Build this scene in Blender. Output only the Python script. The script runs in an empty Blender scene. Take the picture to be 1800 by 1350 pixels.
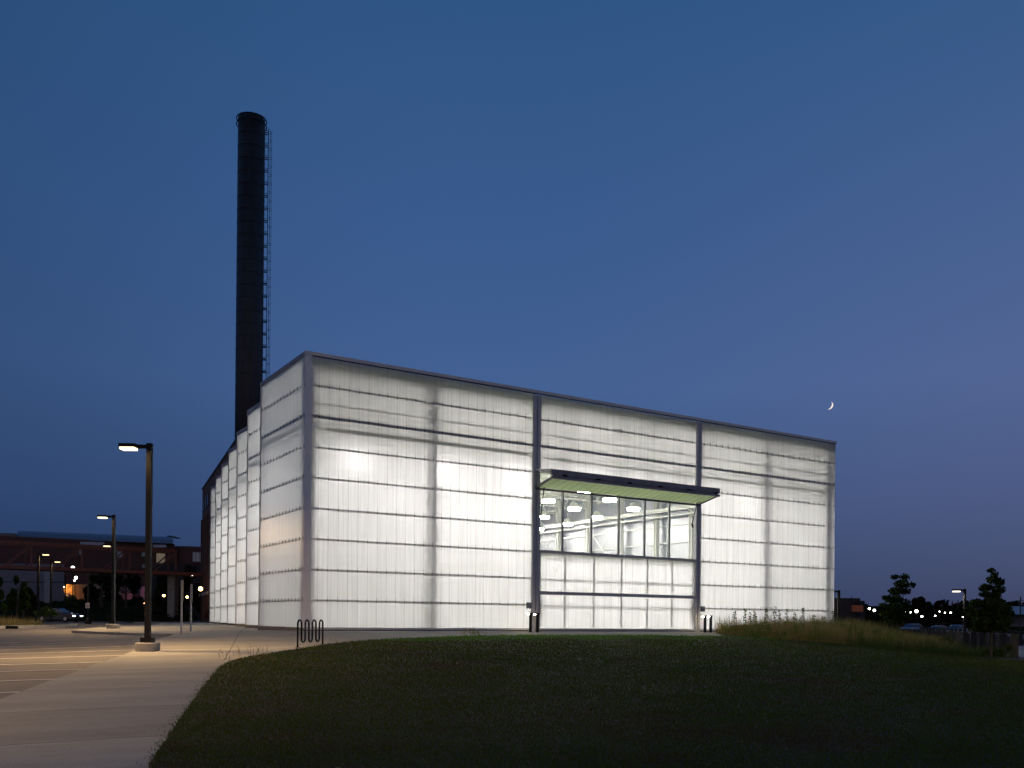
import bpy, bmesh, math, random
import numpy as np
from mathutils import Matrix, Vector
SC = bpy.context.scene; COL = SC.collection
random.seed(7); RNG = np.random.default_rng(11)
R = math.radians

# ------------------------------------------------------------------ camera
CAM = np.array([-13.145, -37.387, 0.535]); F = 1608.4; YAW = R(32.209); ROLL = R(0.577); CY = 675 + 414.7
FW = np.array([math.sin(YAW), math.cos(YAW), 0.]); RT = np.array([math.cos(YAW), -math.sin(YAW), 0.]); UP = np.array([0, 0, 1.])
CR = RT*math.cos(ROLL) + UP*math.sin(ROLL); CU = UP*math.cos(ROLL) - RT*math.sin(ROLL)
cd = bpy.data.cameras.new('camera'); cam = bpy.data.objects.new('camera', cd); COL.objects.link(cam); SC.camera = cam
cam.matrix_world = Matrix(((CR[0], CU[0], -FW[0], CAM[0]), (CR[1], CU[1], -FW[1], CAM[1]), (CR[2], CU[2], -FW[2], CAM[2]), (0, 0, 0, 1)))
cd.sensor_width = 36; cd.lens = F/1800*36; cd.shift_y = (CY-675)/1800; cd.clip_start = .1; cd.clip_end = 6000

# ------------------------------------------------------------------ world: dusk sky, sun already set beyond the right of the view
w = bpy.data.worlds.new('World'); SC.world = w; w.use_nodes = True
nt = w.node_tree; N = nt.nodes; LK = nt.links; bg = N['Background']
sky = N.new('ShaderNodeTexSky'); sky.sky_type = 'NISHITA'; sky.sun_disc = False
sky.sun_elevation = R(-1.5); sky.sun_rotation = R(105); sky.ozone_density = 3
tc = N.new('ShaderNodeTexCoord'); sx = N.new('ShaderNodeSeparateXYZ'); LK.new(tc.outputs['Generated'], sx.inputs[0])
def ramp(stops):
    r = N.new('ShaderNodeValToRGB'); e = r.color_ramp.elements
    while len(e) < len(stops): e.new(.5)
    for el, (p, c) in zip(e, stops): el.position = p; el.color = (*c, 1)
    return r
def lin(*c): return tuple(((v/255+.055)/1.055)**2.4 if v > 10 else v/3294 for v in c)
r1 = ramp([(0, lin(47, 64, 102)), (.05, lin(50, 70, 110)), (.12, lin(60, 84, 128)), (.24, lin(68, 100, 152)), (.38, lin(58, 94, 148)), (.56, lin(46, 88, 138)), (1, lin(34, 70, 120))])
r2 = ramp([(0, lin(60, 66, 96)), (.05, lin(69, 80, 117)), (.12, lin(78, 92, 136)), (.24, lin(85, 104, 154)), (.38, lin(72, 100, 150)), (.56, lin(50, 92, 142)), (1, lin(36, 72, 122))])
r0 = ramp([(0, lin(32, 50, 86)), (.05, lin(36, 58, 98)), (.12, lin(44, 70, 114)), (.24, lin(50, 80, 126)), (.38, lin(45, 80, 128)), (.56, lin(36, 76, 122)), (1, lin(30, 62, 110))])
for r in (r0, r1, r2): LK.new(sx.outputs[2], r.inputs[0])
az = N.new('ShaderNodeVectorMath'); az.operation = 'DOT_PRODUCT'; az.inputs[1].default_value = tuple(RT)
LK.new(tc.outputs['Generated'], az.inputs[0])
def mrange(a, b, node):
    m = N.new('ShaderNodeMapRange'); m.interpolation_type = 'SMOOTHSTEP'; m.inputs[1].default_value = a; m.inputs[2].default_value = b
    LK.new(node, m.inputs[0]); return m.outputs[0]
def mixc(f, a, b):
    m = N.new('ShaderNodeMix'); m.data_type = 'RGBA'
    if isinstance(f, float): m.inputs[0].default_value = f
    else: LK.new(f, m.inputs[0])
    LK.new(a, m.inputs[6]); LK.new(b, m.inputs[7]); return m.outputs[2]
ca = mixc(mrange(-.6, -.05, az.outputs['Value']), r0.outputs[0], r1.outputs[0])
cb = mixc(mrange(-.02, .62, az.outputs['Value']), ca, r2.outputs[0])
bk_ = N.new('ShaderNodeVectorMath'); bk_.operation = 'DOT_PRODUCT'; bk_.inputs[1].default_value = tuple(-FW)
LK.new(tc.outputs['Generated'], bk_.inputs[0])
r3 = ramp([(0, (.26, .245, .30)), (.15, (.27, .26, .34)), (.4, (.14, .155, .23)), (.7, (.06, .10, .19)), (1, (.045, .09, .18))]); LK.new(sx.outputs[2], r3.inputs[0])
cb = mixc(mrange(-.15, .55, bk_.outputs['Value']), cb, r3.outputs[0])
hs_ = N.new('ShaderNodeHueSaturation'); hs_.inputs['Saturation'].default_value = .98; hs_.inputs['Value'].default_value = .95; LK.new(cb, hs_.inputs['Color']); cb = hs_.outputs[0]
ns = N.new('ShaderNodeVectorMath'); ns.operation = 'SCALE'; ns.inputs['Scale'].default_value = .45; LK.new(sky.outputs[0], ns.inputs[0])
cc = mixc(.06, cb, ns.outputs[0])
LK.new(cc, bg.inputs[0]); bg.inputs[1].default_value = 1.0
vs = SC.view_settings; vs.view_transform = 'Standard'; vs.look = 'None'; vs.exposure = 0; vs.gamma = 1
cy = SC.cycles; cy.use_denoising = True; cy.max_bounces = 10; cy.diffuse_bounces = 5; cy.transmission_bounces = 6; cy.transparent_max_bounces = 24
cy.sample_clamp_indirect = 6; cy.use_light_tree = True; cy.caustics_reflective = False; cy.caustics_refractive = False

# ------------------------------------------------------------------ helpers
def ray(px, py): return FW + CR*(px-900)/F - CU*(py-CY)/F
def at(px, py, d): return CAM + ray(px, py)*d            # a pixel of the 1800x1350 photo at depth d, as a world point
def sm(t): t = np.clip(t, 0, 1); return t*t*(3-2*t)
FN = np.array([-.66, .75]); FD = np.array([.75, .66]); F0 = np.array([29.7, -13.8])
def gz(x, y):                                             # height of the finished ground
    x = np.asarray(x, float); y = np.asarray(y, float)
    dx = np.maximum(np.maximum(.17*np.maximum(y, 0)-x, x-34), 0); dy = np.maximum(-y, 0); D = np.hypot(dx, dy)
    k = 1-.75*sm(y/25)
    z = -(.45*(1-np.exp(-D/7))+.013*np.minimum(D, 60))*k
    s = (x-F0[0])*FN[0]+(y-F0[1])*FN[1]
    z = z+(-1.02-z)*sm(1-s/9)*(x > 0)
    d = (x-CAM[0])*FW[0]+(y-CAM[1])*FW[1]; X = (x-CAM[0])*RT[0]+(y-CAM[1])*RT[1]
    return z+3.0*sm((d-98)/45)*sm((-.36-X/np.maximum(d, 1))/.04)*(d > 50)
def gp(px, d, off=0.):                                    # ground point under a pixel column at depth d
    p = at(px, 1090, d); return np.array([p[0], p[1], float(gz(p[0], p[1]))+off])

MATS = {}
def mat(name, col, rough=.7, metal=0., var=.25, scale=3., bump=.0, col2=None, detail=4, stretch=(1, 1, 1), spec=.5, emit=None, es=0):
    if name in MATS: return MATS[name]
    m = bpy.data.materials.new(name); m.use_nodes = True; t = m.node_tree; p = t.nodes['Principled BSDF']
    g = t.nodes.new('ShaderNodeNewGeometry'); mp = t.nodes.new('ShaderNodeMapping'); mp.inputs['Scale'].default_value = stretch
    t.links.new(g.outputs['Position'], mp.inputs[0])
    n = t.nodes.new('ShaderNodeTexNoise'); n.inputs['Scale'].default_value = scale; n.inputs['Detail'].default_value = detail; n.inputs['Roughness'].default_value = .65
    t.links.new(mp.outputs[0], n.inputs['Vector'])
    r = t.nodes.new('ShaderNodeValToRGB'); c2 = col2 or tuple(c*(1-var) for c in col)
    r.color_ramp.elements[0].position = .33; r.color_ramp.elements[1].position = .67
    r.color_ramp.elements[0].color = (*c2, 1); r.color_ramp.elements[1].color = (*(min(1, c*(1+(var*.5 if not col2 else 0))) for c in col), 1)
    t.links.new(n.outputs[0], r.inputs[0]); t.links.new(r.outputs[0], p.inputs['Base Color'])
    p.inputs['Roughness'].default_value = rough; p.inputs['Metallic'].default_value = metal; p.inputs['Specular IOR Level'].default_value = spec
    if bump:
        b = t.nodes.new('ShaderNodeBump'); b.inputs['Strength'].default_value = bump; b.inputs['Distance'].default_value = .02
        t.links.new(n.outputs[0], b.inputs['Height']); t.links.new(b.outputs[0], p.inputs['Normal'])
    if emit: p.inputs['Emission Color'].default_value = (*emit, 1); p.inputs['Emission Strength'].default_value = es
    MATS[name] = m; return m
def glow(name, col, s):
    if name in MATS: return MATS[name]
    m = bpy.data.materials.new(name); m.use_nodes = True; t = m.node_tree; t.nodes.remove(t.nodes['Principled BSDF'])
    e = t.nodes.new('ShaderNodeEmission'); e.inputs[0].default_value = (*col, 1); e.inputs[1].default_value = s
    t.links.new(e.outputs[0], t.nodes['Material Output'].inputs[0]); MATS[name] = m; return m

def leafmat(name, cols, rough=.7, scale=.8):
    m = bpy.data.materials.new(name); m.use_nodes = True; t = m.node_tree; p = t.nodes['Principled BSDF']; g = t.nodes.new('ShaderNodeNewGeometry')
    n = t.nodes.new('ShaderNodeTexNoise'); n.inputs['Scale'].default_value = scale; n.inputs['Detail'].default_value = 3; t.links.new(g.outputs['Position'], n.inputs['Vector'])
    a = t.nodes.new('ShaderNodeMath'); a.operation = 'MULTIPLY_ADD'; a.inputs[1].default_value = .5; t.links.new(g.outputs['Random Per Island'], a.inputs[0])
    b = t.nodes.new('ShaderNodeMath'); b.operation = 'MULTIPLY_ADD'; b.inputs[1].default_value = 1.6; b.inputs[2].default_value = -.55; t.links.new(n.outputs[0], b.inputs[0]); t.links.new(b.outputs[0], a.inputs[2])
    r = t.nodes.new('ShaderNodeValToRGB'); e = r.color_ramp.elements
    while len(e) < len(cols): e.new(.5)
    for i, (el, c) in enumerate(zip(e, cols)): el.position = i/(len(cols)-1); el.color = (*c, 1)
    t.links.new(a.outputs[0], r.inputs[0]); t.links.new(r.outputs[0], p.inputs['Base Color']); p.inputs['Roughness'].default_value = rough; p.inputs['Specular IOR Level'].default_value = .12
    tl = t.nodes.new('ShaderNodeBsdfTranslucent'); t.links.new(r.outputs[0], tl.inputs[0]); mx = t.nodes.new('ShaderNodeMixShader'); mx.inputs[0].default_value = .42
    t.links.new(p.outputs[0], mx.inputs[1]); t.links.new(tl.outputs[0], mx.inputs[2]); t.links.new(mx.outputs[0], t.nodes['Material Output'].inputs[0])
    return m
class MB:
    def __init__(s): s.v = []; s.f = []
    def box(s, a, b):
        (x0, y0, z0), (x1, y1, z1) = a, b; n = len(s.v)
        s.v += [(x0, y0, z0), (x1, y0, z0), (x1, y1, z0), (x0, y1, z0), (x0, y0, z1), (x1, y0, z1), (x1, y1, z1), (x0, y1, z1)]
        s.f += [tuple(n+i for i in q) for q in ((0, 3, 2, 1), (4, 5, 6, 7), (0, 1, 5, 4), (1, 2, 6, 5), (2, 3, 7, 6), (3, 0, 4, 7))]; return s
    def bar(s, p, q, w, h=None, side=None):
        h = h or w; p = np.array(p, float); q = np.array(q, float); d = q-p; d /= np.linalg.norm(d)
        ref = np.array([0, 0, 1.]) if abs(d[2]) < .95 else np.array([1., 0, 0])
        if side is not None: ref = np.cross(np.array(side, float), d)
        u = np.cross(ref, d); u /= np.linalg.norm(u); v = np.cross(d, u); n = len(s.v)
        for c in (p, q):
            for a, b in ((-1, -1), (1, -1), (1, 1), (-1, 1)): s.v.append(tuple(c+u*a*w/2+v*b*h/2))
        s.f += [tuple(n+i for i in t) for t in ((3, 2, 1, 0), (4, 5, 6, 7), (0, 1, 5, 4), (1, 2, 6, 5), (2, 3, 7, 6), (3, 0, 4, 7))]; return s
    def tube(s, pts, r, seg=8, cap=True):
        pts = [np.array(p, float) for p in pts]; rs = r if hasattr(r, '__len__') else [r]*len(pts); n0 = len(s.v); pu = None
        for i, p in enumerate(pts):
            a = pts[max(i-1, 0)]; b = pts[min(i+1, len(pts)-1)]; d = b-a; d /= np.linalg.norm(d)
            if pu is None: ref = np.array([0, 0, 1.]) if abs(d[2]) < .9 else np.array([1., 0, 0]); u = np.cross(ref, d)
            else: u = pu-d*(pu@d)
            u /= np.linalg.norm(u); pu = u; v = np.cross(d, u)
            for k in range(seg):
                t = 2*math.pi*k/seg; s.v.append(tuple(p+(u*math.cos(t)+v*math.sin(t))*rs[i]))
        for i in range(len(pts)-1):
            for k in range(seg):
                a = n0+i*seg+k; b = n0+i*seg+(k+1) % seg; s.f.append((a, b, b+seg, a+seg))
        if cap: s.f.append(tuple(n0+k for k in range(seg))[::-1]); s.f.append(tuple(n0+(len(pts)-1)*seg+k for k in range(seg)))
        return s
    def quad(s, a, b, c, d): n = len(s.v); s.v += [tuple(a), tuple(b), tuple(c), tuple(d)]; s.f.append((n, n+1, n+2, n+3)); return s
    def lathe(s, c, prof, seg=16):                         # prof: (radius, z)
        n0 = len(s.v)
        for r, z in prof:
            for k in range(seg): t = 2*math.pi*k/seg; s.v.append((c[0]+r*math.cos(t), c[1]+r*math.sin(t), c[2]+z))
        for i in range(len(prof)-1):
            for k in range(seg): a = n0+i*seg+k; b = n0+i*seg+(k+1) % seg; s.f.append((a, b, b+seg, a+seg))
        s.f.append(tuple(n0+k for k in range(seg))[::-1]); s.f.append(tuple(n0+(len(prof)-1)*seg+k for k in range(seg))); return s
    def prism(s, poly, z0, z1):
        n = len(poly); k = len(s.v); s.v += [(*p[:2], z0) for p in poly]+[(*p[:2], z1) for p in poly]
        s.f += [tuple(range(k+n-1, k-1, -1)), tuple(range(k+n, k+2*n))]+[(k+i, k+(i+1) % n, k+n+(i+1) % n, k+n+i) for i in range(n)]; return s
    def tris(s, V, Fc): n = len(s.v); s.v += list(map(tuple, V)); s.f += [tuple(n+i for i in f) for f in Fc]; return s
    def build(s, name, m, parent=None, local=False, smooth=False, bevel=0):
        me = bpy.data.meshes.new(name); off = np.zeros(3)
        if parent is not None and not local:
            p = parent
            while p is not None: off = off+np.array(p.location); p = p.parent
        V = np.array(s.v)-off; me.from_pydata(V.tolist(), [], s.f); me.materials.append(m)
        o = bpy.data.objects.new(name, me); COL.objects.link(o); o.parent = parent
        if smooth: me.polygons.foreach_set('use_smooth', [True]*len(me.polygons))
        if bevel:
            b = o.modifiers.new('bevel', 'BEVEL'); b.width = bevel; b.segments = 2; b.limit_method = 'ANGLE'
        return o
def raw(name, V, Fc, m, parent=None, n=3):                 # fast mesh from arrays
    me = bpy.data.meshes.new(name); me.vertices.add(len(V)); me.vertices.foreach_set('co', np.asarray(V, np.float32).ravel())
    Fc = np.asarray(Fc, np.int32); me.loops.add(Fc.size); me.loops.foreach_set('vertex_index', Fc.ravel())
    me.polygons.add(len(Fc)); me.polygons.foreach_set('loop_start', np.arange(0, Fc.size, Fc.shape[1], dtype=np.int32)); me.polygons.foreach_set('loop_total', np.full(len(Fc), Fc.shape[1], np.int32))
    me.update(calc_edges=True); me.materials.append(m); o = bpy.data.objects.new(name, me); COL.objects.link(o); o.parent = parent; return o
def tag(o, label=None, cat=None, group=None, kind=None):
    if label: o['label'] = label
    if cat: o['category'] = cat
    if group: o['group'] = group
    if kind: o['kind'] = kind
    return o
def thing(name, label, cat, loc=(0, 0, 0), group=None, rz=0.):
    o = bpy.data.objects.new(name, None); COL.objects.link(o); o.location = tuple(map(float, loc)); o.rotation_euler.z = rz; o.empty_display_size = .2
    return tag(o, label, cat, group)
def dup(root, loc, rz=None, label=None, group=None, s=None):
    r = root.copy(); COL.objects.link(r); r.location = tuple(map(float, loc))
    if rz is not None: r.rotation_euler.z = rz
    if s: r.scale = (s,)*3
    tag(r, label, None, group)
    for ch in list(root.children):
        c = ch.copy(); COL.objects.link(c); c.parent = r
        for g in list(ch.children):
            d = g.copy(); COL.objects.link(d); d.parent = c
    return r
def sheet(name, poly, m, off, res=2., skirt=0., label=None, kind='structure', cat=None):
    bm = bmesh.new(); bm.faces.new([bm.verts.new((x, y, 0)) for x, y in poly])
    P = np.array(poly)
    for ax in (0, 1):
        for c in np.arange(math.floor(P[:, ax].min()/res)*res+res+.013, P[:, ax].max(), res):
            co = [0, 0, 0]; no = [0, 0, 0]; co[ax] = c; no[ax] = 1
            bmesh.ops.bisect_plane(bm, geom=bm.verts[:]+bm.edges[:]+bm.faces[:], plane_co=co, plane_no=no)
    bmesh.ops.triangulate(bm, faces=bm.faces)
    for v in bm.verts: v.co.z = float(gz(v.co.x, v.co.y))+off
    bmesh.ops.recalc_face_normals(bm, faces=bm.faces)
    if bm.faces and sum(f.normal.z for f in bm.faces) < 0: bmesh.ops.reverse_faces(bm, faces=bm.faces)
    if skirt:
        be = [e for e in bm.edges if len(e.link_faces) == 1]
        ex = bmesh.ops.extrude_edge_only(bm, edges=be)
        for v in ex['geom']:
            if isinstance(v, bmesh.types.BMVert): v.co.z -= skirt
    me = bpy.data.meshes.new(name); bm.to_mesh(me); bm.free(); me.materials.append(m)
    o = bpy.data.objects.new(name, me); COL.objects.link(o); return tag(o, label, cat, None, kind)
def inpoly(x, y, poly):
    ins = np.zeros(len(x), bool); n = len(poly)
    for i in range(n):
        x0, y0 = poly[i]; x1, y1 = poly[(i+1) % n]
        c = ((y0 > y) != (y1 > y)); xx = (x1-x0)*(y-y0)/((y1-y0) or 1e-9)+x0; ins ^= c & (x < xx)
    return ins

# ------------------------------------------------------------------ materials
STEEL = mat('white painted steel', (.72, .72, .68), .45, var=.06)
ALU = mat('grey anodised aluminium', (.50, .49, .52), .45, metal=.05, var=.1, scale=5)
DKM = mat('dark grey metal', (.07, .07, .085), .45, metal=.4, var=.2)
BLACK = mat('black powder coat', (.010, .010, .011), .6, var=.2, spec=.2)
GALV = mat('galvanised steel', (.42, .42, .42), .4, metal=.5, var=.15, scale=12)
CONC = mat('pale concrete', (.34, .32, .29), .85, var=.22, scale=2.2, bump=.15)
COPE = mat('pale roof coping metal', (.68, .64, .66), .45, metal=.0, var=.05)
LEAF = leafmat('green leaves', [(.015, .03, .006), (.04, .07, .014), (.08, .11, .022)], scale=3)
LEAFD = leafmat('dark far leaves', [(.008, .014, .004), (.02, .032, .01), (.04, .05, .018)], scale=.6)
BARK = mat('bark', (.07, .055, .04), .9, var=.4, scale=20, bump=.4)
GRASSY = leafmat('dry tall grass', [(.06, .12, .015), (.14, .20, .03), (.34, .28, .09), (.42, .25, .12), (.10, .14, .03)], scale=.9)
WEED = leafmat('weed leaves', [(.03, .06, .012), (.08, .13, .03), (.16, .17, .05)], scale=2)
GLASSDK = mat('dark window glass', (.02, .025, .03), .08, var=.2, spec=.9)

def poly_mat():                                           # multiwall polycarbonate: scatters light, lets blurred shapes through
    m = bpy.data.materials.new('translucent polycarbonate'); m.use_nodes = True; t = m.node_tree; n = t.nodes; l = t.links; n.remove(n['Principled BSDF'])
    g = n.new('ShaderNodeNewGeometry'); s = n.new('ShaderNodeSeparateXYZ'); l.new(g.outputs['Position'], s.inputs[0])
    def M(op, a, b=None, c=None):
        x = n.new('ShaderNodeMath'); x.operation = op
        for i, v in enumerate((a, b, c)):
            if v is None: continue
            if isinstance(v, (int, float)): x.inputs[i].default_value = v
            else: l.new(v, x.inputs[i])
        return x.outputs[0]
    u = M('ADD', s.outputs[0], s.outputs[1])              # walls run along x or along y
    fl = M('PINGPONG', M('MULTIPLY', u, 1/.076), .5)      # flutes
    no = n.new('ShaderNodeTexNoise'); no.inputs['Scale'].default_value = 1.; cx = n.new('ShaderNodeCombineXYZ')
    l.new(M('MULTIPLY', u, 9.), cx.inputs[0]); l.new(M('MULTIPLY', s.outputs[2], .35), cx.inputs[2]); l.new(cx.outputs[0], no.inputs['Vector']); no.inputs['Detail'].default_value = 3
    seam = M('LESS_THAN', M('PINGPONG', M('SUBTRACT', u, .135), .228), .009)
    sheet_ = n.new('ShaderNodeTexWhiteNoise'); sheet_.noise_dimensions = '2D'; c2 = n.new('ShaderNodeCombineXYZ')
    l.new(M('FLOOR', M('DIVIDE', M('SUBTRACT', u, .135), .456)), c2.inputs[0]); l.new(M('FLOOR', M('DIVIDE', s.outputs[2], 5.2)), c2.inputs[1]); l.new(c2.outputs[0], sheet_.inputs[0])
    dn = n.new('ShaderNodeTexNoise'); dn.inputs['Scale'].default_value = .7; dn.inputs['Detail'].default_value = 5; l.new(g.outputs['Position'], dn.inputs['Vector'])
    val = M('ADD', M('ADD', .53, M('MULTIPLY', fl, .24)), M('MULTIPLY', no.outputs[0], .36))
    val = M('ADD', val, M('MULTIPLY', sheet_.outputs[0], .035)); val = M('MULTIPLY', val, M('ADD', .93, M('MULTIPLY', dn.outputs[0], .12)))
    val = M('MULTIPLY', val, M('SUBTRACT', 1., M('MULTIPLY', seam, .33)))
    col = n.new('ShaderNodeCombineColor')
    for i, k in enumerate((1., .985, .995)): l.new(M('MULTIPLY', val, k), col.inputs[i])
    tr = n.new('ShaderNodeBsdfTranslucent'); l.new(col.outputs[0], tr.inputs[0])
    rf = n.new('ShaderNodeBsdfRefraction'); rf.inputs['IOR'].default_value = 1.22; rf.inputs['Roughness'].default_value = .9; l.new(col.outputs[0], rf.inputs[0])
    mx = n.new('ShaderNodeMixShader'); mx.inputs[0].default_value = .08; l.new(tr.outputs[0], mx.inputs[1]); l.new(rf.outputs[0], mx.inputs[2])
    df = n.new('ShaderNodeBsdfDiffuse'); df.inputs[0].default_value = (.72, .73, .74, 1)
    m2 = n.new('ShaderNodeMixShader'); m2.inputs[0].default_value = .16; l.new(mx.outputs[0], m2.inputs[1]); l.new(df.outputs[0], m2.inputs[2])
    gl = n.new('ShaderNodeBsdfGlossy'); gl.inputs['Roughness'].default_value = .4; fr = n.new('ShaderNodeFresnel'); fr.inputs[0].default_value = 1.45
    m3 = n.new('ShaderNodeMixShader'); l.new(M('MULTIPLY', fr.outputs[0], .35), m3.inputs[0]); l.new(m2.outputs[0], m3.inputs[1]); l.new(gl.outputs[0], m3.inputs[2])
    l.new(m3.outputs[0], n['Material Output'].inputs[0]); return m
POLY = poly_mat()
def glass_mat():
    m = bpy.data.materials.new('clear glazing'); m.use_nodes = True; t = m.node_tree; n = t.nodes; l = t.links; n.remove(n['Principled BSDF'])
    a = n.new('ShaderNodeBsdfTransparent'); a.inputs[0].default_value = (.93, .95, .93, 1); g = n.new('ShaderNodeBsdfGlossy'); g.inputs['Roughness'].default_value = .02
    f = n.new('ShaderNodeFresnel'); f.inputs[0].default_value = 1.45; x = n.new('ShaderNodeMixShader'); l.new(f.outputs[0], x.inputs[0]); l.new(a.outputs[0], x.inputs[1]); l.new(g.outputs[0], x.inputs[2])
    l.new(x.outputs[0], n['Material Output'].inputs[0]); return m
GLASS = glass_mat()
def brick_mat(name, c1, c2, mortar, sc=1.):
    m = bpy.data.materials.new(name); m.use_nodes = True; t = m.node_tree; p = t.nodes['Principled BSDF']; g = t.nodes.new('ShaderNodeNewGeometry')
    s = t.nodes.new('ShaderNodeSeparateXYZ'); t.links.new(g.outputs['Position'], s.inputs[0]); a = t.nodes.new('ShaderNodeMath'); a.operation = 'ADD'
    t.links.new(s.outputs[0], a.inputs[0]); t.links.new(s.outputs[1], a.inputs[1]); c = t.nodes.new('ShaderNodeCombineXYZ'); t.links.new(a.outputs[0], c.inputs[0]); t.links.new(s.outputs[2], c.inputs[1])
    b = t.nodes.new('ShaderNodeTexBrick'); b.inputs['Color1'].default_value = (*c1, 1); b.inputs['Color2'].default_value = (*c2, 1); b.inputs['Mortar'].default_value = (*mortar, 1)
    b.inputs['Scale'].default_value = 1; b.inputs['Brick Width'].default_value = .24*sc; b.inputs['Row Height'].default_value = .08*sc; b.inputs['Mortar Size'].default_value = .01*sc
    t.links.new(c.outputs[0], b.inputs['Vector']); t.links.new(b.outputs[0], p.inputs['Base Color']); p.inputs['Roughness'].default_value = .9; return m
BRICK = brick_mat('old red brick', (.16, .075, .055), (.11, .055, .045), (.12, .1, .09), 2)
BRICKR = brick_mat('red brick', (.13, .042, .034), (.10, .034, .03), (.09, .07, .06), 3)

def ground_mat(name, c1, c2, scale, bump, joints=None, stains=.0, rough=.9, fine=60.):
    m = bpy.data.materials.new(name); m.use_nodes = True; t = m.node_tree; p = t.nodes['Principled BSDF']; l = t.links; n = t.nodes
    g = n.new('ShaderNodeNewGeometry'); mp = n.new('ShaderNodeMapping'); mp.inputs['Scale'].default_value = (.35 if stains else 1, 1, 1); l.new(g.outputs['Position'], mp.inputs[0])
    a = n.new('ShaderNodeTexNoise'); a.inputs['Scale'].default_value = scale; a.inputs['Detail'].default_value = 8; a.inputs['Roughness'].default_value = .62; l.new(mp.outputs[0], a.inputs['Vector'])
    r = n.new('ShaderNodeValToRGB'); r.color_ramp.elements[0].position = .3; r.color_ramp.elements[1].position = .7
    r.color_ramp.elements[0].color = (*c1, 1); r.color_ramp.elements[1].color = (*c2, 1); l.new(a.outputs[0], r.inputs[0])
    f = n.new('ShaderNodeTexNoise'); f.inputs['Scale'].default_value = fine; f.inputs['Detail'].default_value = 3; l.new(g.outputs['Position'], f.inputs['Vector'])
    fm = n.new('ShaderNodeMapRange'); fm.inputs[1].default_value = .3; fm.inputs[2].default_value = .7; fm.inputs[3].default_value = .78; fm.inputs[4].default_value = 1.18; l.new(f.outputs[0], fm.inputs[0])
    mu = n.new('ShaderNodeVectorMath'); mu.operation = 'SCALE'; l.new(r.outputs[0], mu.inputs[0]); l.new(fm.outputs[0], mu.inputs['Scale'])
    out = mu.outputs[0]
    if joints:
        s = n.new('ShaderNodeSeparateXYZ'); l.new(g.outputs['Position'], s.inputs[0])
        def M(op, a_, b_):
            x = n.new('ShaderNodeMath'); x.operation = op
            for i, v in enumerate((a_, b_)):
                if isinstance(v, (int, float)): x.inputs[i].default_value = v
                else: l.new(v, x.inputs[i])
            return x.outputs[0]
        wob = n.new('ShaderNodeTexNoise'); wob.inputs['Scale'].default_value = 1.5; l.new(g.outputs['Position'], wob.inputs['Vector'])
        yy = M('ADD', s.outputs[1], M('MULTIPLY', M('SUBTRACT', wob.outputs[0], .5), .03))
        j1 = M('LESS_THAN', M('PINGPONG', M('ADD', yy, 26.5), joints/2), .017)
        k = M('ADD', M('MULTIPLY', s.outputs[0], .956), M('MULTIPLY', s.outputs[1], -.292))     # across the path
        j2 = M('LESS_THAN', M('ABSOLUTE', M('ADD', k, 2.62), 0), .017)
        jj = M('MULTIPLY', j2, M('GREATER_THAN', s.outputs[1], -12.))
        j = M('MAXIMUM', j1, jj)
        sl = n.new('ShaderNodeTexWhiteNoise'); sl.noise_dimensions = '1D'; l.new(M('FLOOR', M('DIVIDE', M('ADD', yy, 26.5+joints*20), joints), 0), sl.inputs['W'])
        slv = M('ADD', M('MULTIPLY', sl.outputs[0], .22), .88)
        sc = n.new('ShaderNodeVectorMath'); sc.operation = 'SCALE'; l.new(out, sc.inputs[0]); l.new(M('MULTIPLY', slv, M('SUBTRACT', 1., M('MULTIPLY', j, .62))), sc.inputs['Scale']); out = sc.outputs[0]
    l.new(out, p.inputs['Base Color']); p.inputs['Roughness'].default_value = rough
    b = n.new('ShaderNodeBump'); b.inputs['Strength'].default_value = bump; b.inputs['Distance'].default_value = .01; l.new(f.outputs[0], b.inputs['Height']); l.new(b.outputs[0], p.inputs['Normal'])
    return m
M_PATH = ground_mat('brushed concrete paving', (.235, .225, .195), (.36, .345, .30), 1.1, .3, joints=3.15, stains=1)
M_LOT = ground_mat('weathered asphalt', (.13, .118, .105), (.185, .17, .15), .55, .5, stains=1, fine=45)
M_LAWN = ground_mat('lawn soil and thatch', (.016, .016, .007), (.034, .026, .014), 1.6, .8, fine=25)
M_EARTH = ground_mat('rough ground', (.02, .024, .012), (.04, .042, .022), .2, .4, fine=8)
M_PAINT = mat('worn white road paint', (.80, .78, .72), .8, var=.5, scale=14, col2=(.58, .55, .49))
M_BLADE = leafmat('grass blades', [(.085, .060, .028), (.070, .066, .016), (.05, .115, .008), (.075, .062, .022), (.085, .055, .028)], scale=.5)
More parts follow.
